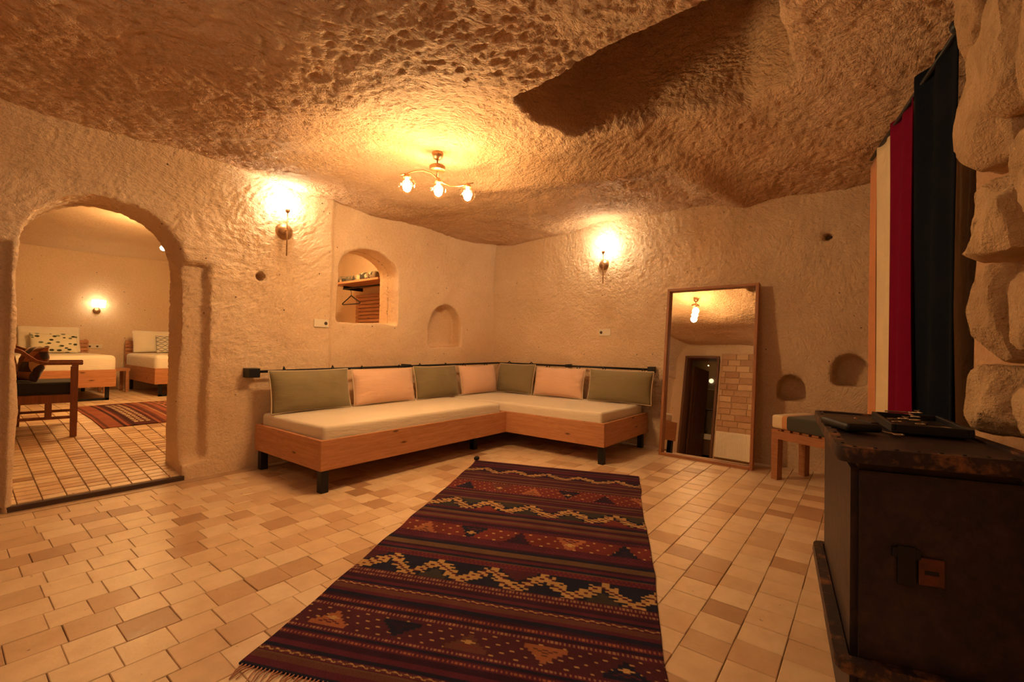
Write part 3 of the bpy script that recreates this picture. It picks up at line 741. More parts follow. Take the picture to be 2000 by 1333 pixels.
# local x runs along the bench towards the viewpoint, local y towards the wall is negative or positive
def bb_(n, m, a, bev=.003): return B().box(*a, bev).out(n, m, bn)
sg = 1  # wall side
for x in (.03, .57):
    for y in (.03, .37):
        b = B(); b.prism([(x-.03,y-.03,.43),(x+.035,y-.03,.43),(x+.025,y-.03,0),(x-.03,y-.03,0)], (0,.06,0)); b.out('leg', M_benchw, bn)
bb_('front_rail', M_benchw, (.062,.535,.0,.025,.35,.42)); bb_('back_rail', M_benchw, (.062,.535,.375,.40,.35,.42)); bb_('end_rail', M_benchw, (.0,.025,.062,.335,.35,.42))
for k in range(7): bb_('slat', M_benchw, (.03+k*.08,.03+k*.08+.055,.01,.39,.421,.437), .002)
t = NT('striped_pad'); sx = t.n('SeparateXYZ', {0: t.coord()}).outputs[0]
t.P(color=t.ramp(t.math('MULTIPLY', sx, 1/.6), [(0,(.75,.62,.42)),(.16,(.75,.62,.42)),(.165,(.60,.28,.12)),(.235,(.60,.28,.12)),(.24,(.055,.055,.045))], 'CONSTANT'), rough=.9, sheen=.2, normal=t.bump(t.noise(t.coord(), 300, 2), .0008))
b = B(); b.box(.0,.60,-.004,.404,.438,.555,.03,seg=4); b.out('seat_pad', t.m, bn, smooth=True)

# ------------------------------------------------------------------ trunk
FL, BL, BR, FR = [Vector((x,y,0)) for x, y in ((1.502,.051),(2.338,.167),(2.35,-.150),(1.61,-.335))]
tk = thing('wooden_chest', 'tall dark antique wooden chest with worn edges in the right foreground', 'trunk', FL)
def poly_off(off, z):
    P = [FL,BL,BR,FR]; c = sum(P, Vector())/4; out = []
    for i in range(4):
        a, p, n = P[i-1], P[i], P[(i+1)%4]; d1 = (p-a).normalized(); d2 = (n-p).normalized()
        n1 = Vector((-d1.y,d1.x,0)); n2 = Vector((-d2.y,d2.x,0))
        if n1.dot(c-p) > 0: n1 = -n1
        if n2.dot(c-p) > 0: n2 = -n2
        q = p+(n1+n2)/(1+n1.dot(n2))*off; out.append((q.x-FL.x, q.y-FL.y, z))
    return out
def mat_trunk(name, worn):
    t = NT(name); p = t.coord(); n = t.noise(t.coord(scale=(2,8,8)), 4, 5, .65); n2 = t.noise(p, 14, 4, .7)
    c = t.ramp(n, [(.3,(.010,.009,.018)),(.62,(.030,.016,.018)),(.9,(.080,.032,.020))])
    c = t.mix(t.ramp(n2, [(.5,(0,0,0)),(.75,(worn,)*3)]), c, (.36,.15,.06))
    return t.P(color=c, rough=.48, spec=.45, normal=t.bump(t.math('ADD', n, n2), .003))
M_tk, M_tkw = mat_trunk('trunk_wood', .08), mat_trunk('trunk_rim', 1.)
B().prism(poly_off(-.018, 0), (0,0,.806), bev=.018).out('body', M_tk, tk, smooth=True, angle=.6)
B().prism(poly_off(-.004, .806), (0,0,.040), bev=.010).out('lid', M_tk, tk, angle=.6)
def ring(name, off, z, h, w, mat):
    P = poly_off(off, z); b = B()
    n = 4
    pts = []
    for i in range(n):
        p = Vector(P[i]); a = Vector(P[i-1]); c = Vector(P[(i+1)%n])
        for k in range(5):
            s = k/4; q = (p+(a-p).normalized()*.03)*(1-s)**2+p*2*s*(1-s)+(p+(c-p).normalized()*.03)*s*s; pts.append(q)
    m = len(pts); prof = [(-w/2,0),(w/2*.7,0),(w/2,h*.3),(w/2*.8,h),(-w/2,h)]
    rings = []
    for i in range(m):
        d = (pts[(i+1)%m]-pts[i-1]).normalized(); nn = Vector((-d.y,d.x,0)); cc = Vector(((BL+FR-FL*2).x/2,(BL+FR-FL*2).y/2,0))
        if nn.dot(pts[i]-cc) < 0: nn = -nn
        rings.append([b.bm.verts.new(pts[i]+nn*a+Vector((0,0,e))) for a, e in prof])
    for i in range(m):
        A, C = rings[i], rings[(i+1)%m]
        for k in range(len(prof)): b.bm.faces.new((A[k],A[(k+1)%len(prof)],C[(k+1)%len(prof)],C[k]))
    return b.out(name, mat, tk, angle=.8)
ring('lid_rim', .004, .812, .040, .030, M_tkw)
ring('base_band', .004, .262, .035, .036, M_tkw)
# nails and worn metal corner
for P, Q in ((FL,BL),(FL,FR)):
    for k in range(9):
        p = P.lerp(Q, (k+.5)/9)-FL; B().sph((p.x,p.y,.8525), .0055, (1,1,.45), 8).out('nail', M_black, tk, smooth=True)
fn = Vector((FR.y-FL.y, -(FR.x-FL.x), 0)).normalized()
if fn.x > 0: fn = -fn
kp = on_plane(1824,1124,FL+Vector((0,0,0)),fn)-FL; fx = (FR-FL).normalized()
Mk = Matrix.Translation(kp+fn*-.016) @ Matrix(((fx.x,0,fn.x,0),(fx.y,0,fn.y,0),(0,1,0,0),(0,0,0,1)))
M_rust = mat_plain('rusty_plate', (.16,.06,.035), .6, .5, var=.35)
B().box(-.026,.026,-.034,.034,0,.006,.002,M=Mk).out('keyhole_plate', M_rust, tk); B().box(-.014,.014,-.006,.004,.005,.0075,.001,M=Mk).out('keyhole', M_black, tk)
Mh = Matrix.Translation(on_plane(1775,1110,FL,fn)-FL+fn*-.016) @ Matrix(((fx.x,0,fn.x,0),(fx.y,0,fn.y,0),(0,1,0,0),(0,0,0,1)))
B().box(-.020,.018,-.05,.05,0,.008,.002,M=Mh).box(-.03,.028,.02,.045,.001,.007,.001,M=Mh).out('hasp', M_black, tk)

# things on the trunk
zt = .853
def at_z(x, y, z):
    d = raydir(x, y); t = (z-HC)/d.z; return Vector((0,0,HC))+d*t
c = at_z(1835,838,.88)
tr = thing('black_tray', 'black leather tray of keys lying on the chest lid beside the stones', 'tray', (2.03,-.125,zt), math.radians(8))
B().box(-.17,.17,-.095,.095,0,.010,.004).out('base', M_black, tr)
for a in ((-.17,.17,-.095,-.083),(-.17,.17,.083,.095),(-.17,-.158,-.083,.083),(.158,.17,-.083,.083)): B().box(*a,.006,.028,.003).out('rim', M_black, tr)
M_steel = mat_plain('steel', (.5,.42,.32), .3, 1.)
ri = random.Random(3)
def key(label, x, y, z, a, L, c0=M_steel):
    k = thing('key', label, 'key', (x,y,z), a, 'loose keys in the tray on the chest')
    B().tube([(-L*.2+.012*math.cos(q*math.pi/6), .012*math.sin(q*math.pi/6), 0) for q in range(13)], .0022, 6).out('bow', c0, k, smooth=True)
    B().cyl((-L*.2+.012,0,0),(L*.8,0,0),.0026,n=8).box(L*.65,L*.69,0,.011,-.0012,.0012).box(L*.74,L*.79,0,.014,-.0012,.0012).out('shaft', c0, k); return k
for i in range(9):
    a = ri.uniform(-.5,.5)+math.radians(95) if i % 2 else ri.uniform(-.6,.6)
    key('small metal key in the heap lying in the black tray', 2.03+ri.uniform(-.10,.10), -.125+ri.uniform(-.05,.05), zt+.0145+.004*i, a, ri.uniform(.05,.08))
w_ = thing('leather_wallet', 'black folded leather pouch beside the tray on the chest lid', 'pouch', (1.86,.05,zt), .5)
b = B(); b.box(-.085,.085,-.05,.05,0,.026,.011,seg=3); b.out('body', M_black, w_, smooth=True); B().box(-.06,.02,-.052,-.03,.018,.029,.003).out('flap', M_black, w_)
B().sph((.05,-.045,.024), .006, n=10).out('clasp', M_brass, w_, smooth=True)
key('lone metal key near the pouch at the middle of the trunk lid', 1.80, -.06, zt+.004, 1.0, .06)

# ------------------------------------------------------------------ hanging cloths on a rod
RA, RB = Vector((4.17,-.008,0)), Vector((2.49,-.280,0)); rd = (RB-RA).normalized(); rn = Vector((-rd.y, rd.x, 0)); 
if rn.y < 0: rn = -rn
cr = thing('curtain_rod', 'black curtain rod under the ceiling at the right', 'rod', (RA.x,RA.y,2.5))
B().cyl((0,0,0), RB-RA+Vector((0,0,-.10)), .012, n=10).out('rod', M_black, cr, smooth=True)
for s in (.05,.9):
    p = RA.lerp(RB, s)-RA; B().cyl(p+Vector((0,0,-.10*s)), (p.x, -.47-RA.y, -.10*s), .008, n=8).out('bracket', M_black, cr)
B().sph((RB-RA)*.99+Vector((0,0,-.085)), .032, n=14).out('finial', M_black, cr, smooth=True)
def cloth(label, mat, s0, s1, ztop0, ztop1, amp, nf, seed, off=0., spread=0.):
    n, m = 44, 30; V = []; Fc = []; th = .004
    L = (RB-RA).length; rr = random.Random(seed); ph = rr.uniform(0,6)
    for side in (0, 1):
        for k in range(m+1):
            for i in range(n+1):
                u = i/n; v = k/m; z = .03+(ztop0*(1-u)+ztop1*u-.03)*v
                s = s0+(s1-s0)*u+spread*(1-v)*u+.012*math.sin(v*5+ph)*(1-v)
                a = amp*(.55+.45*(1-v))*math.sin(u*nf*2*math.pi+ph+.5*math.sin(v*2.4+ph))+amp*.35*math.sin(u*nf*4.7+v*3+seed)
                p = RA+rd*s+rn*(off+a+side*-th); V.append((p.x-RA.x, p.y-RA.y, z))
    N = (n+1)*(m+1)
    for side in (0,1):
        for k in range(m):
            for i in range(n):
                q = [side*N+k*(n+1)+i, side*N+k*(n+1)+i+1, side*N+(k+1)*(n+1)+i+1, side*N+(k+1)*(n+1)+i]; Fc.append(q if side else q[::-1])
    ringi = [i for i in range(n+1)]+[k*(n+1)+n for k in range(1,m+1)]+[m*(n+1)+i for i in range(n-1,-1,-1)]+[k*(n+1) for k in range(m-1,0,-1)]
    for a, b in zip(ringi, ringi[1:]+ringi[:1]): Fc.append((a,b,b+N,a+N))
    o = mesh_obj('hanging_cloth', V, Fc, mat, smooth=True, loc=(RA.x,RA.y,0)); return tag(o, label, 'curtain')
M_c1, M_c2, M_c3, M_c4 = mat_cloth('orange_cloth', (.62,.26,.11)), mat_cloth('cream_cloth', (.74,.60,.38)), mat_cloth('crimson_cloth', (.17,.004,.028), sheen=0), mat_cloth('black_cloth', (.005,.008,.016), sheen=0)
cloth('orange cloth hanging farthest left on the rod', M_c1, -.10, .14, 2.47, 2.50, .010, 1, 1, -.01)
cloth('cream cloth hanging between the orange and the crimson cloth', M_c2, .155, .585, 2.50, 2.44, .022, 1.5, 2, .0)
cloth('crimson cloth hanging in deep folds on the rod', M_c3, .60, 1.10, 2.49, 2.42, .026, 2, 3, .0, .09)
cloth('black cloth hanging beside the stone pillar', M_c4, 1.125, 1.69, 2.50, 2.39, .022, 2, 4, .0, .02)

# ------------------------------------------------------------------ stone pillar
P1, P2 = Vector((2.43,-.275,0)), Vector((1.25,-.47,0)); pd = (P2-P1).normalized(); pn = Vector((pd.y,-pd.x,0)); 
if pn.y < 0: pn = -pn
def mat_stone(name):
    t = NT(name); rnd = t.n('ObjectInfo').outputs['Random']; g = t.n('NewGeometry').outputs['Position']
    n = t.noise(g, 7, 5, .6); n2 = t.noise(g, 32, 5, .65); n3 = t.noise(g, 110, 2)
    c = t.mix(rnd, (.56,.37,.21), (.70,.49,.29)); c = t.mix(1., c, t.ramp(n, [(.3,(.72,.68,.62)),(.65,(1,1,1))]), 'MULTIPLY')
    c = t.mix(t.ramp(n2, [(.66,(0,0,0)),(.74,(1,1,1))]), c, (.24,.12,.07))
    return t.P(color=c, rough=.8, spec=.3, normal=t.bump(t.math('ADD', t.math('ADD', n, n2), t.math('MULTIPLY', n3, .25)), .022))
M_stone = mat_stone('rough_stone'); M_mort = mat_plaster('pillar_mortar', (.60,.38,.22), (.50,.30,.17), .006, 1., .8, pits=False)
pl = thing('stone_pillar', 'rough stone block pillar behind the dark chest at the right edge', 'pillar', (P1.x,P1.y,0))
def pil_disp(co, no): return co+no*(vnoise(co, 4, 3)*.012)[:,None]
pc = B(); pc.prism([(P1.x,P1.y-.03,0),(P2.x,P2.y-.03,0),(P2.x,-1.2,0),(P1.x,-1.2,0)], (0,0,2.95)); pc = pc.out('mortar_core', M_mort)
rmod = pc.modifiers.new('r','REMESH'); rmod.mode = 'VOXEL'; rmod.voxel_size = .025
dg = bpy.context.evaluated_depsgraph_get(); me = bpy.data.meshes.new_from_object(pc.evaluated_get(dg)); pc.modifiers.clear(); pc.data = me
co = np.array([v.co[:] for v in me.vertices]); no = np.array([v.normal[:] for v in me.vertices]); co = pil_disp(co, no)-np.array([P1.x,P1.y,0]); me.vertices.foreach_set('co', co.astype('f').ravel()); me.polygons.foreach_set('use_smooth',[True]*len(me.polygons)); me.update(); pc.parent = pl
def pface(x, y):
    q = on_plane(x, y, P1, pn); return (q-P1).dot(pd), q.z
def stone(s0, s1, z0, z1, dep, seed, lean=0.):
    bm = bmesh.new(); bmesh.ops.create_cube(bm, size=2); bmesh.ops.subdivide_edges(bm, edges=bm.edges[:], cuts=11, use_grid_fill=True)
    w, h = (s1-s0)/2, (z1-z0)/2; r = random.Random(seed); o3 = [r.uniform(0,30) for _ in range(3)]
    pls = [(Vector((r.uniform(-1,1), r.uniform(.2,1.), r.uniform(-1,1))).normalized(), r.uniform(1.02,1.35)) for _ in range(9)]
    for v in bm.verts:
        x, y, z = v.co; L = (abs(x)**16+abs(y)**16+abs(z)**16)**(1/16); c = Vector((x/L, y/L, z/L))
        for n_, dd in pls:
            e_ = c.dot(n_)-dd
            if e_ > 0: c = c-n_*e_
        x, y, z = c
        q = np.array([[x*w*3+o3[0], y*.3+o3[1], z*h*3+o3[2]]]); a = float(vnoise(q, 2.2, 3)[0]); bq = float(vnoise(q+11, 2.0, 2)[0]); e = float(vnoise(q+23, 7., 3)[0])
        X = x*w*(1+.07*a)+bq*.010+lean*z*h+e*.012; Z = z*h*(1+.05*bq)+a*.015+e*.010; Y = y*dep+a*.022+e*.016+bq*.012
        p = pd*X+pn*Y; v.co = (p.x, p.y, Z)
    me = bpy.data.meshes.new('stone'); bm.to_mesh(me); bm.free(); me.materials.append(M_stone); me.polygons.foreach_set('use_smooth',[True]*len(me.polygons)); me.set_sharp_from_angle(angle=.75)
    o = bpy.data.objects.new('stone', me); COL.objects.link(o); o.parent = pl
    p = pd*(s0+s1)/2; o.location = (p.x, p.y, (z0+z1)/2); return o
ST = [(1846,1900,-90,128,.07),(1903,1968,-60,232,.075),(1975,2040,-80,200,.06),(1853,1926,92,342,.085),(1968,2060,215,478,.07),
      (1872,1940,345,512,.075),(1880,1942,520,708,.08),(1948,2030,505,692,.075),(1874,1944,708,850,.085),(1958,2040,722,872,.08)]
for i, (a, c, e, f, dp) in enumerate(ST):
    ym = (e+f)/2; s0 = pface(a, ym)[0]
    if s0 < .01:        # edge stones stand proud of the face at the pillar's corner
        dp = .045+max(.05, min(.09, (on_plane(a, ym, P1, Vector((1,0,0))).y-P1.y))); s0 = .0
    else: dp += .02
    q = P1+pn*dp; s1 = (on_plane(c, ym, q, pn)-q).dot(pd); s1 = max(s1, s0+.16)
    g0 = (on_plane(a, ym, q, pn)-q).dot(pd); s0 = max(0, g0)
    xm = proj(q+pd*(s0+s1)/2+Vector((0,0,1.5)))[0]
    stone(s0+.012, s1-.010, on_plane(xm, f, q, pn).z+.012, min(on_plane(xm, e, q, pn).z, 2.9)-.012, dp, i+1, 0)
random.seed(5)
for r_ in range(8):     # the rest of the pillar outside the picture and behind the dark chest
    z0 = r_*.36; s = 1.0 if z0 > .75 else .02
    s = max(s, .62 if z0 > .75 else 0)
    while s < 1.12:
        w = random.uniform(.26,.36)
        if z0 < .55 or s > .60: stone(s+.01, min(s+w,1.17)-.01, z0+.01, z0+.34, .06, int(r_*10+s*10+50))
        s += w

# ------------------------------------------------------------------ closet behind the wall opening
M_shelfw = M_piney
sh = thing('closet_shelf', 'pine shelf with black hanging rail inside the closet', 'shelf', (3.68,5.5,1.93))
B().box(-.22,.24,-.62,.50,0,.028,.003).out('board', M_shelfw, sh); B().tube([(-.06,-.6,-.04),(-.06,.42,-.04)], .011, 8).out('rail', M_black, sh, smooth=True)
for y in (-.55,.40): B().box(-.07,.24,y-.01,y+.01,-.05,0,.002).out('bracket', M_black, sh)
sl = thing('slatted_panel', 'pine slatted panel on the closet wall seen through the opening', 'panel', (3.925,5.5,.6))
for k in range(24): B().box(-.018,.0,-.50,.55,k*.052,k*.052+.042,.003).out('slat', M_piney, sl)
for y in (-.47,.50): B().box(.0,.018,y-.02,y+.02,0,24*.052-.01,.002).out('batten', M_piney, sl)
hg = thing('coat_hanger', 'dark clothes hanger on the closet rail', 'hanger', (3.62,5.72,1.785))
B().tube([(0,.012,.102),(0,.022,.09),(0,.018,.072),(0,.004,.06),(0,0,.03),(0,0,.0)], .004, 6).out('hook', M_black, hg, smooth=True)
B().tube([(0,0,.0),(0,-.09,-.045),(0,-.21,-.10),(0,-.215,-.115)], .008, 6).tube([(0,0,.0),(0,.09,-.045),(0,.21,-.10),(0,.215,-.115)], .008, 6).tube([(0,-.21,-.118),(0,0,-.122),(0,.21,-.118)], .007, 6).out('frame', M_black, hg, smooth=True)
def mat_pattern(name, kind):
    t = NT(name); p = t.coord()
    if kind == 'leaf':
        v = t.n('TexVoronoi', {'Vector': t.coord(scale=(1,.3,1.8), rot=(0,.6,0)), 'Scale': 13., 'Randomness': 1.}); d = t.math('ADD', v.outputs['Distance'], t.math('MULTIPLY', t.noise(p, 30, 2), .15))
        leafc = t.ramp(t.n('SeparateColor', {0: v.outputs['Color']}).outputs[0], [(0,(.04,.05,.03)),(.35,(.16,.19,.12)),(.65,(.33,.38,.26)),(1,(.20,.24,.2))], 'CONSTANT')
        c = t.mix(t.ramp(d, [(.40,(1,1,1)),(.44,(0,0,0))]), (.82,.78,.62), leafc)
    elif kind == 'wave':
        x = t.n('SeparateXYZ', {0: p}).outputs[0]; z = t.n('SeparateXYZ', {0: p}).outputs[2]
        s = t.math('MULTIPLY', t.math('SINE', t.math('MULTIPLY', x, 34.)), .022)
        a = t.math('ABSOLUTE', t.math('SINE', t.math('MULTIPLY', t.math('ADD', z, s), 50.))); b_ = t.math('ABSOLUTE', t.math('SINE', t.math('MULTIPLY', t.math('SUBTRACT', z, s), 50.)))
        mn = t.math('MINIMUM', a, b_); c = t.mix(t.ramp(mn, [(.15,(1,1,1)),(.24,(0,0,0))]), (.70,.66,.58), (.10,.11,.10))
    elif kind == 'tri':
        m1 = t.coord(scale=(11,11,11), rot=(0,.0,0)); x = t.n('SeparateXYZ', {0: m1}).outputs[0]; z = t.n('SeparateXYZ', {0: m1}).outputs[2]
        fx_, fz = t.math('FLOOR', t.math('ADD', x, t.math('MULTIPLY', z, .5))), t.math('FLOOR', z)
        u = t.math('FRACT', t.math('ADD', x, t.math('MULTIPLY', z, .5))); w = t.math('FRACT', z); up = t.math('GREATER_THAN', u, w)
        wn = t.n('TexWhiteNoise', {'Vector': t.n('CombineXYZ', {0: fx_, 1: fz, 2: up})}).outputs[0]
        c = t.ramp(wn, [(0,(.05,.03,.03)),(.25,(.20,.07,.04)),(.45,(.45,.20,.10)),(.65,(.07,.06,.07)),(.8,(.60,.42,.25))], 'CONSTANT')
    else:
        v = t.n('TexVoronoi', {'Vector': p, 'Scale': 18.}); c = t.ramp(t.n('SeparateColor', {0: v.outputs['Color']}).outputs[0], [(0,(.04,.035,.03)),(.4,(.22,.16,.1)),(.7,(.10,.09,.06)),(.85,(.5,.4,.26))], 'CONSTANT')
    return t.P(color=c, rough=.9, spec=.15, sheen=.2)
M_leaf, M_wave, M_tri, M_blank = mat_pattern('leaf_print','leaf'), mat_pattern('wave_print','wave'), mat_pattern('triangle_print','tri'), mat_pattern('mottled_blanket','x')
b = B(); b.box(-.18,.16,-.5,.45,0,.085,.035,seg=4); bmesh.ops.subdivide_edges(b.bm, edges=[e for e in b.bm.edges if e.calc_length()>.1], cuts=8, use_grid_fill=True)
for v in b.bm.verts: v.co.z *= 1+.25*float(vnoise(np.array([[v.co.x,v.co.y,0]]), 6, 2)[0])
bl = b.out('folded_blanket', M_blank, smooth=True, loc=(3.68,5.5,1.9585)); tag(bl, 'mottled dark patterned blanket folded on the closet shelf', 'blanket')
light('closet_light', (3.0,5.3,2.40), P_CLOSET, None, .05)
ct = thing('closet_lamp', 'small lamp on the closet ceiling above the shelf', 'lamp', (3.0,5.3,2.40)); B().lathe([(.05,.09),(.05,.06),(.02,.05),(0,.05)], n=16).out('base', M_brass, ct); B().sph((0,0,.02), .03, n=12).out('bulb', M_bulb, ct, smooth=True)
COL.objects['closet_light'].parent = ct; COL.objects['closet_light'].location = (0,0,.02)

# ------------------------------------------------------------------ bedroom
ZB = .30
def bed(x0, x1, y0, y1, label, hb_dx):
    t = thing('bed', label, 'bed', (x0,y0,ZB), 0, 'pine beds in the bedroom'); w, d = x1-x0, y1-y0
    a = lambda n, m, bxx, bev=.004: B().box(*bxx, bev).out(n, m, t)
    a('front_board', M_pine, (0,w,0,.03,.18,.41)); a('side_board', M_piney, (0,.03,.031,d-.03,.18,.41)); a('side_board', M_piney, (w-.03,w,.031,d-.03,.18,.41))
    a('base_panel', M_pine, (.031,w-.031,.031,d-.03,.19,.22)); a('back_board', M_pine, (0,w,d-.03,d,.18,.41))
    for x in (.08, w-.08):
        B().box(x-.02,x+.02,.04,.08,.0,.18,.002).box(x-.02,x+.02,d-.10,d-.06,0,.18,.002).out('leg', M_black, t)
    B().box(.06,w-.06,.04,.08,.0,.03,.002).out('foot_bar', M_black, t)
    mattress(-.0, w, .0, d-.05, .36, .60, t, M_white, r=.07)
    for k in range(6): B().box(.0,w-.02,d-.03,d-.005,.46+k*.058,.46+k*.058+.046,.004).out('headboard_slat', M_pine, t)
    for x in (.03, w-.05): B().box(x-.02,x+.02,d-.005,d+.02,.41,.81,.002).out('headboard_post', M_pine, t)
    return t
bed(.55,1.55,8.0,9.70,'pine bed on the left under the bedroom wall lamp', 0)
bed(1.98,2.96,8.03,9.70,'pine bed at the right of the bedroom with wave print pillow', 0)
def pil(label, mat, loc, rz, w, h, t, lean, seed, cat='pillow', grp=None, name='pillow', tilt=0): return cushion(name, label, mat, loc, rz, w, h, t, lean, seed, grp, cat, False, None, tilt)
pil('leaf print pillow leaning on the headboard of the left bed', M_leaf, (1.09,9.22,ZB+.605), 0, .50, .30, .12, .3, 31)
pil('white pillow behind the leaf print pillow on the left bed', M_white, (1.06,9.38,ZB+.61), 0, .66, .40, .13, .3, 32)
pil('white pillow at the left end of the right bed', M_white, (2.31,9.36,ZB+.61), 0, .62, .38, .13, .3, 33)
pil('wave print pillow on the right bed', M_wave, (2.47,9.18,ZB+.605), 0, .40, .30, .12, .3, 34)
ns = thing('night_table', 'small low wooden table between the two beds', 'table', (1.76,9.25,ZB)); B().box(-.16,.16,-.2,.2,.33,.37,.004).out('top', M_pine, ns)
for x in (-.13,.13):
    for y in (-.17,.17): B().box(x-.02,x+.02,y-.02,y+.02,0,.33,.002).out('leg', M_pine, ns)
def sconce_far():
    p = hit(w_far, (1.64,9.4,1.575), (0,1,0)); t = thing('wall_sconce', 'small wall lamp with lit white shade in the bedroom', 'wall lamp', p)
    B().sph((-.01,-.01,0), .05, (1,.6,1), 16).out('wall_plate', M_brass, t, smooth=True); B().cyl((0,-.03,.0),(0,-.10,.0),.006,n=8).cyl((0,-.10,-.02),(0,-.10,.10),.006,n=8).out('arm', M_brass, t)
    m = NT('lit_shade'); m.P(color=(.9,.8,.6), ecol=(1,.78,.45,1), estr=2.6, rough=.9)
    B().lathe([(.078,.055),(.085,.165)], (0,-.10,0), 28).out('lamp_shade', m.m, t, smooth=True)
    B().sph((0,-.10,.10), .025, n=12).out('bulb', M_bulbfar, t, smooth=True); light('bulb_light', (0,-.10,.105), P_FARSC, t, .03)
w_far = [o for o in COL.objects if o.name == 'wall_far'][0]; sconce_far()
socket_plate('pair of ivory sockets on the bedroom wall between the beds', w_far, (1.61,9.6,1.0), (0,-1,0), .20, .07, 2, (-.05,.04))
fc = [o for o in COL.objects if o.name == 'ceiling_far'][0]
x_, y_ = 1.80, 6.6; cz2 = hit(fc, (x_,y_,2.0), (0,0,1)).z
t2 = thing('ceiling_lamp', 'brass bedroom ceiling lamp with lit bulbs seen past the arch', 'lamp', (x_,y_,0))
B().lathe([(.045,0),(.045,-.03),(.01,-.05),(0,-.05)], (0,0,cz2+.01)).out('canopy', M_brass, t2, smooth=True); B().cyl((0,0,cz2-.03),(0,0,2.26),.006,n=8).out('stem', M_brass, t2)
B().tube([(-.16,.02,2.285),(-.08,.0,2.30),(0,0,2.26),(.08,0,2.24),(.18,-.02,2.25)], .006, 8).out('arm', M_brass, t2, smooth=True)
for a in ((-.12,.02,2.21),(.0,-.02,2.15),(.15,-.02,2.15)):
    B().cyl((a[0],a[1],a[2]+.03),(a[0],a[1],a[2]+.09),.015,n=10).out('socket', M_brass, t2); B().sph(a, .030, n=16).out('bulb', M_bulbfar, t2, smooth=True); light('bulb_light', a, P_FAR/3, t2, .035)

# armchair seen from the side just inside the bedroom
AC = thing('wooden_armchair', 'dark wooden armchair with black seat cushion just beyond the archway', 'chair', (.43,5.8,zfar(5.8)), -.15)
zc = zfar(5.8)
for y in (0, .56):
    b = B(); b.prism([(.37,y,0),(.418,y,0),(.415,y,.64),(.365,y,.64)], (0,.045,0)); b.out('leg', M_chair, AC)
    b = B(); b.prism([(-.03,y,0),(.015,y,0),(.025,y,.45),(-.06,y,.92),(-.10,y,.92),(-.02,y,.45)], (0,.045,0)); b.out('rear_leg', M_chair, AC)
    b = B(); pts = [(-.045,.80),(.05,.755),(.09,.715),(.14,.675),(.19,.655),(.445,.655),(.45,.672),(.44,.682),(.20,.682),(.15,.70),(.105,.74),(.06,.785),(-.04,.835)]
    b.prism([(p,y-.006,q) for p,q in pts], (0,.057,0)); b.out('armrest', M_chair, AC)
    B().box(.0,.37,y+.008,y+.037,.31,.385,.003).out('side_rail', M_chair, AC); B().box(.0,.37,y+.008,y+.037,.165,.19,.003).out('stretcher', M_chair, AC)
B().box(.205,.25,.012,.034,.19,.31,.002).out('brace', M_chair, AC)
B().box(.37,.40,.045,.56,.31,.385,.003).out('front_rail', M_chair, AC)
for k in range(4): B().box(-.075+k*.02,-.055+k*.02,.045,.56,.80-k*.1,.86-k*.1,.003).out('back_slat', M_chair, AC)
b = B(); b.box(.0,.385,.03,.575,.386,.50,.03,seg=4); b.out('seat_cushion', M_darkcloth, AC, smooth=True)
pil('brown and black triangle print cushion on the wooden armchair', M_tri, (.575,6.03,zc+.50), -1.3, .36, .33, .14, .25, 41, 'cushion', None, 'cushion')

# ------------------------------------------------------------------ what the mirror shows: front wall
br = thing('stone_cladding', 'panel of pale stone bricks beside the doorway seen in the mirror', 'cladding', (-1.0,0,0))
t = NT('cladding_stone'); rn_ = t.n('ObjectInfo').outputs['Random']; g = t.n('NewGeometry').outputs['Position']
M_clad = t.P(color=t.mix(rn_, (.40,.22,.12), (.66,.45,.27)), rough=.8, normal=t.bump(t.noise(g, 30, 4), .008))
B().box(.025,.045,.15,3.23,.0,2.32).out('mortar_bed', M_mort, br)
random.seed(9)
for r_ in range(17):
    z0 = .04+r_*.134; y = .16-random.uniform(0,.2)
    while y < 3.2:
        wd = random.uniform(.22,.34); a, c = max(y,.16), min(y+wd, 3.228)
        if c-a > .05: B().box(.04,.058+random.uniform(0,.010),a+.006,c-.006,z0+.005,z0+.126,.005,seg=1).out('brick', M_clad, br)
        y += wd
rdt = thing('radiator', 'white ribbed panel radiator on the stone cladding seen in the mirror', 'radiator', (-.905,2.38,.05))
M_rad = mat_plain('radiator_enamel', (.80,.74,.62), .4, var=.03)
B().box(.0,.05,-.80,.82,.0,.55,.006).out('panel', M_rad, rdt)
b = B()
for k in range(54): b.box(.05,.058,-.79+k*.03,-.775+k*.03,.03,.52)
b.out('ribs', M_rad, rdt)['kind'] = 'stuff'
for y in (-.6,.6): B().box(-.022,.0,y-.03,y+.03,.1,.45).out('bracket', M_rad, rdt)
dk = mat_wood('door_wood', (.20,.09,.045), (.12,.05,.03), 2)
df = thing('door_frame', 'dark wooden door frame around the doorway seen in the mirror', 'door frame', (-1.0,3.67,0))
for y in (-.385,.345): B().box(-.30,.03,y,y+.05,0,2.22,.004).out('post', dk, df)
B().box(-.30,.03,-.385,.395,2.22,2.27,.004).out('lintel', dk, df)
dr = thing('open_door', 'brown wooden door standing open into the bathroom', 'door', (-1.42,4.03,.01), math.radians(-172))
B().box(0,.68,-.02,.02,0,2.1,.004).out('leaf', dk, dr)
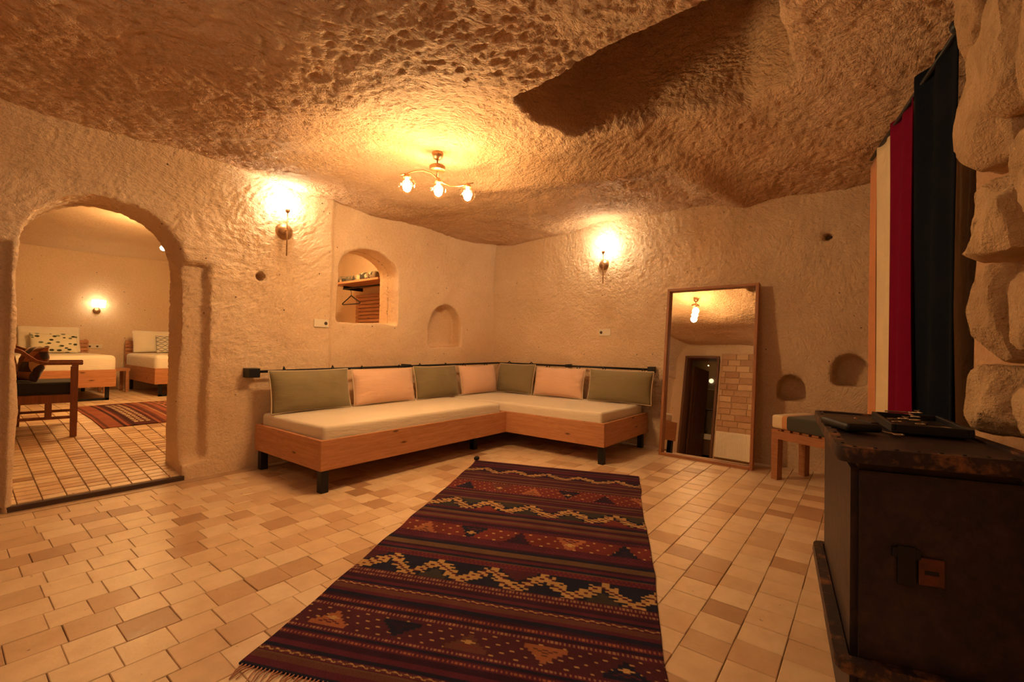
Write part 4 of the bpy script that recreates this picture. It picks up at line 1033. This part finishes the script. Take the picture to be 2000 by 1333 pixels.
for z in (.15,1.15): B().box(.1,.58,.02,.027,z,z+.8,.004).out('door_panel', dk, dr)
B().tube([(.62,.02,1.02),(.62,.06,1.02),(.54,.065,1.02)], .009, 8).out('handle', M_steel, dr, smooth=True)
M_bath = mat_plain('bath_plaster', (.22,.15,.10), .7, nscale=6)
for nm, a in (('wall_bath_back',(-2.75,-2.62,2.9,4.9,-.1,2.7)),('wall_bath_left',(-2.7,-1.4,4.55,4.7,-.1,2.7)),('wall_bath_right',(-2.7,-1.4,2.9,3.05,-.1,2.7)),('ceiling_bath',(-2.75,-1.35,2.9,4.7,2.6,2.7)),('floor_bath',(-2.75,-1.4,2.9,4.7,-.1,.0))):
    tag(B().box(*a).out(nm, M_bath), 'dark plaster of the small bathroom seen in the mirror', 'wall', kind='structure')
vn = thing('washbasin_cabinet', 'bathroom washbasin with white bowl on dark cabinet seen in the mirror', 'washbasin', (-2.60,4.02,0))
B().box(0,.42,-.25,.25,0.05,.42,.006).out('cabinet', dk, vn); B().box(0,.46,-.28,.28,.42,.56,.02,seg=3).out('basin', M_rad, vn, smooth=False); B().tube([(.05,0,.56),(.05,0,.68),(.14,0,.69),(.15,0,.67)], .011, 8).out('tap', M_steel, vn, smooth=True)
for x in (.1,.3): B().cyl((.42,-.1+x,.25),(.435,-.1+x,.25),.012,n=10).out('knob', M_steel, vn)
bmr = thing('bathroom_mirror', 'rectangular wall mirror cabinet above the washbasin', 'mirror', (-2.615,3.99,1.2)); B().box(0,.10,-.18,.17,0,.52,.004).out('cabinet', M_rad, bmr); B().box(.10,.106,-.17,.16,.01,.51).out('glass', M_glass, bmr)
bl_ = thing('bathroom_lamp', 'small round wall lamp above the bathroom mirror', 'lamp', (-2.61,4.03,1.95)); B().lathe([(.05,0),(.06,.02),(.055,.04),(0,.045)], M=Matrix.Rotation(math.pi/2,4,'Y')).out('shade', mat_emit('dim_lamp', (1,.8,.5), .35), bl_, smooth=True)
light('bathroom_light', (.30,0,.35), P_BATH, bl_, .004)
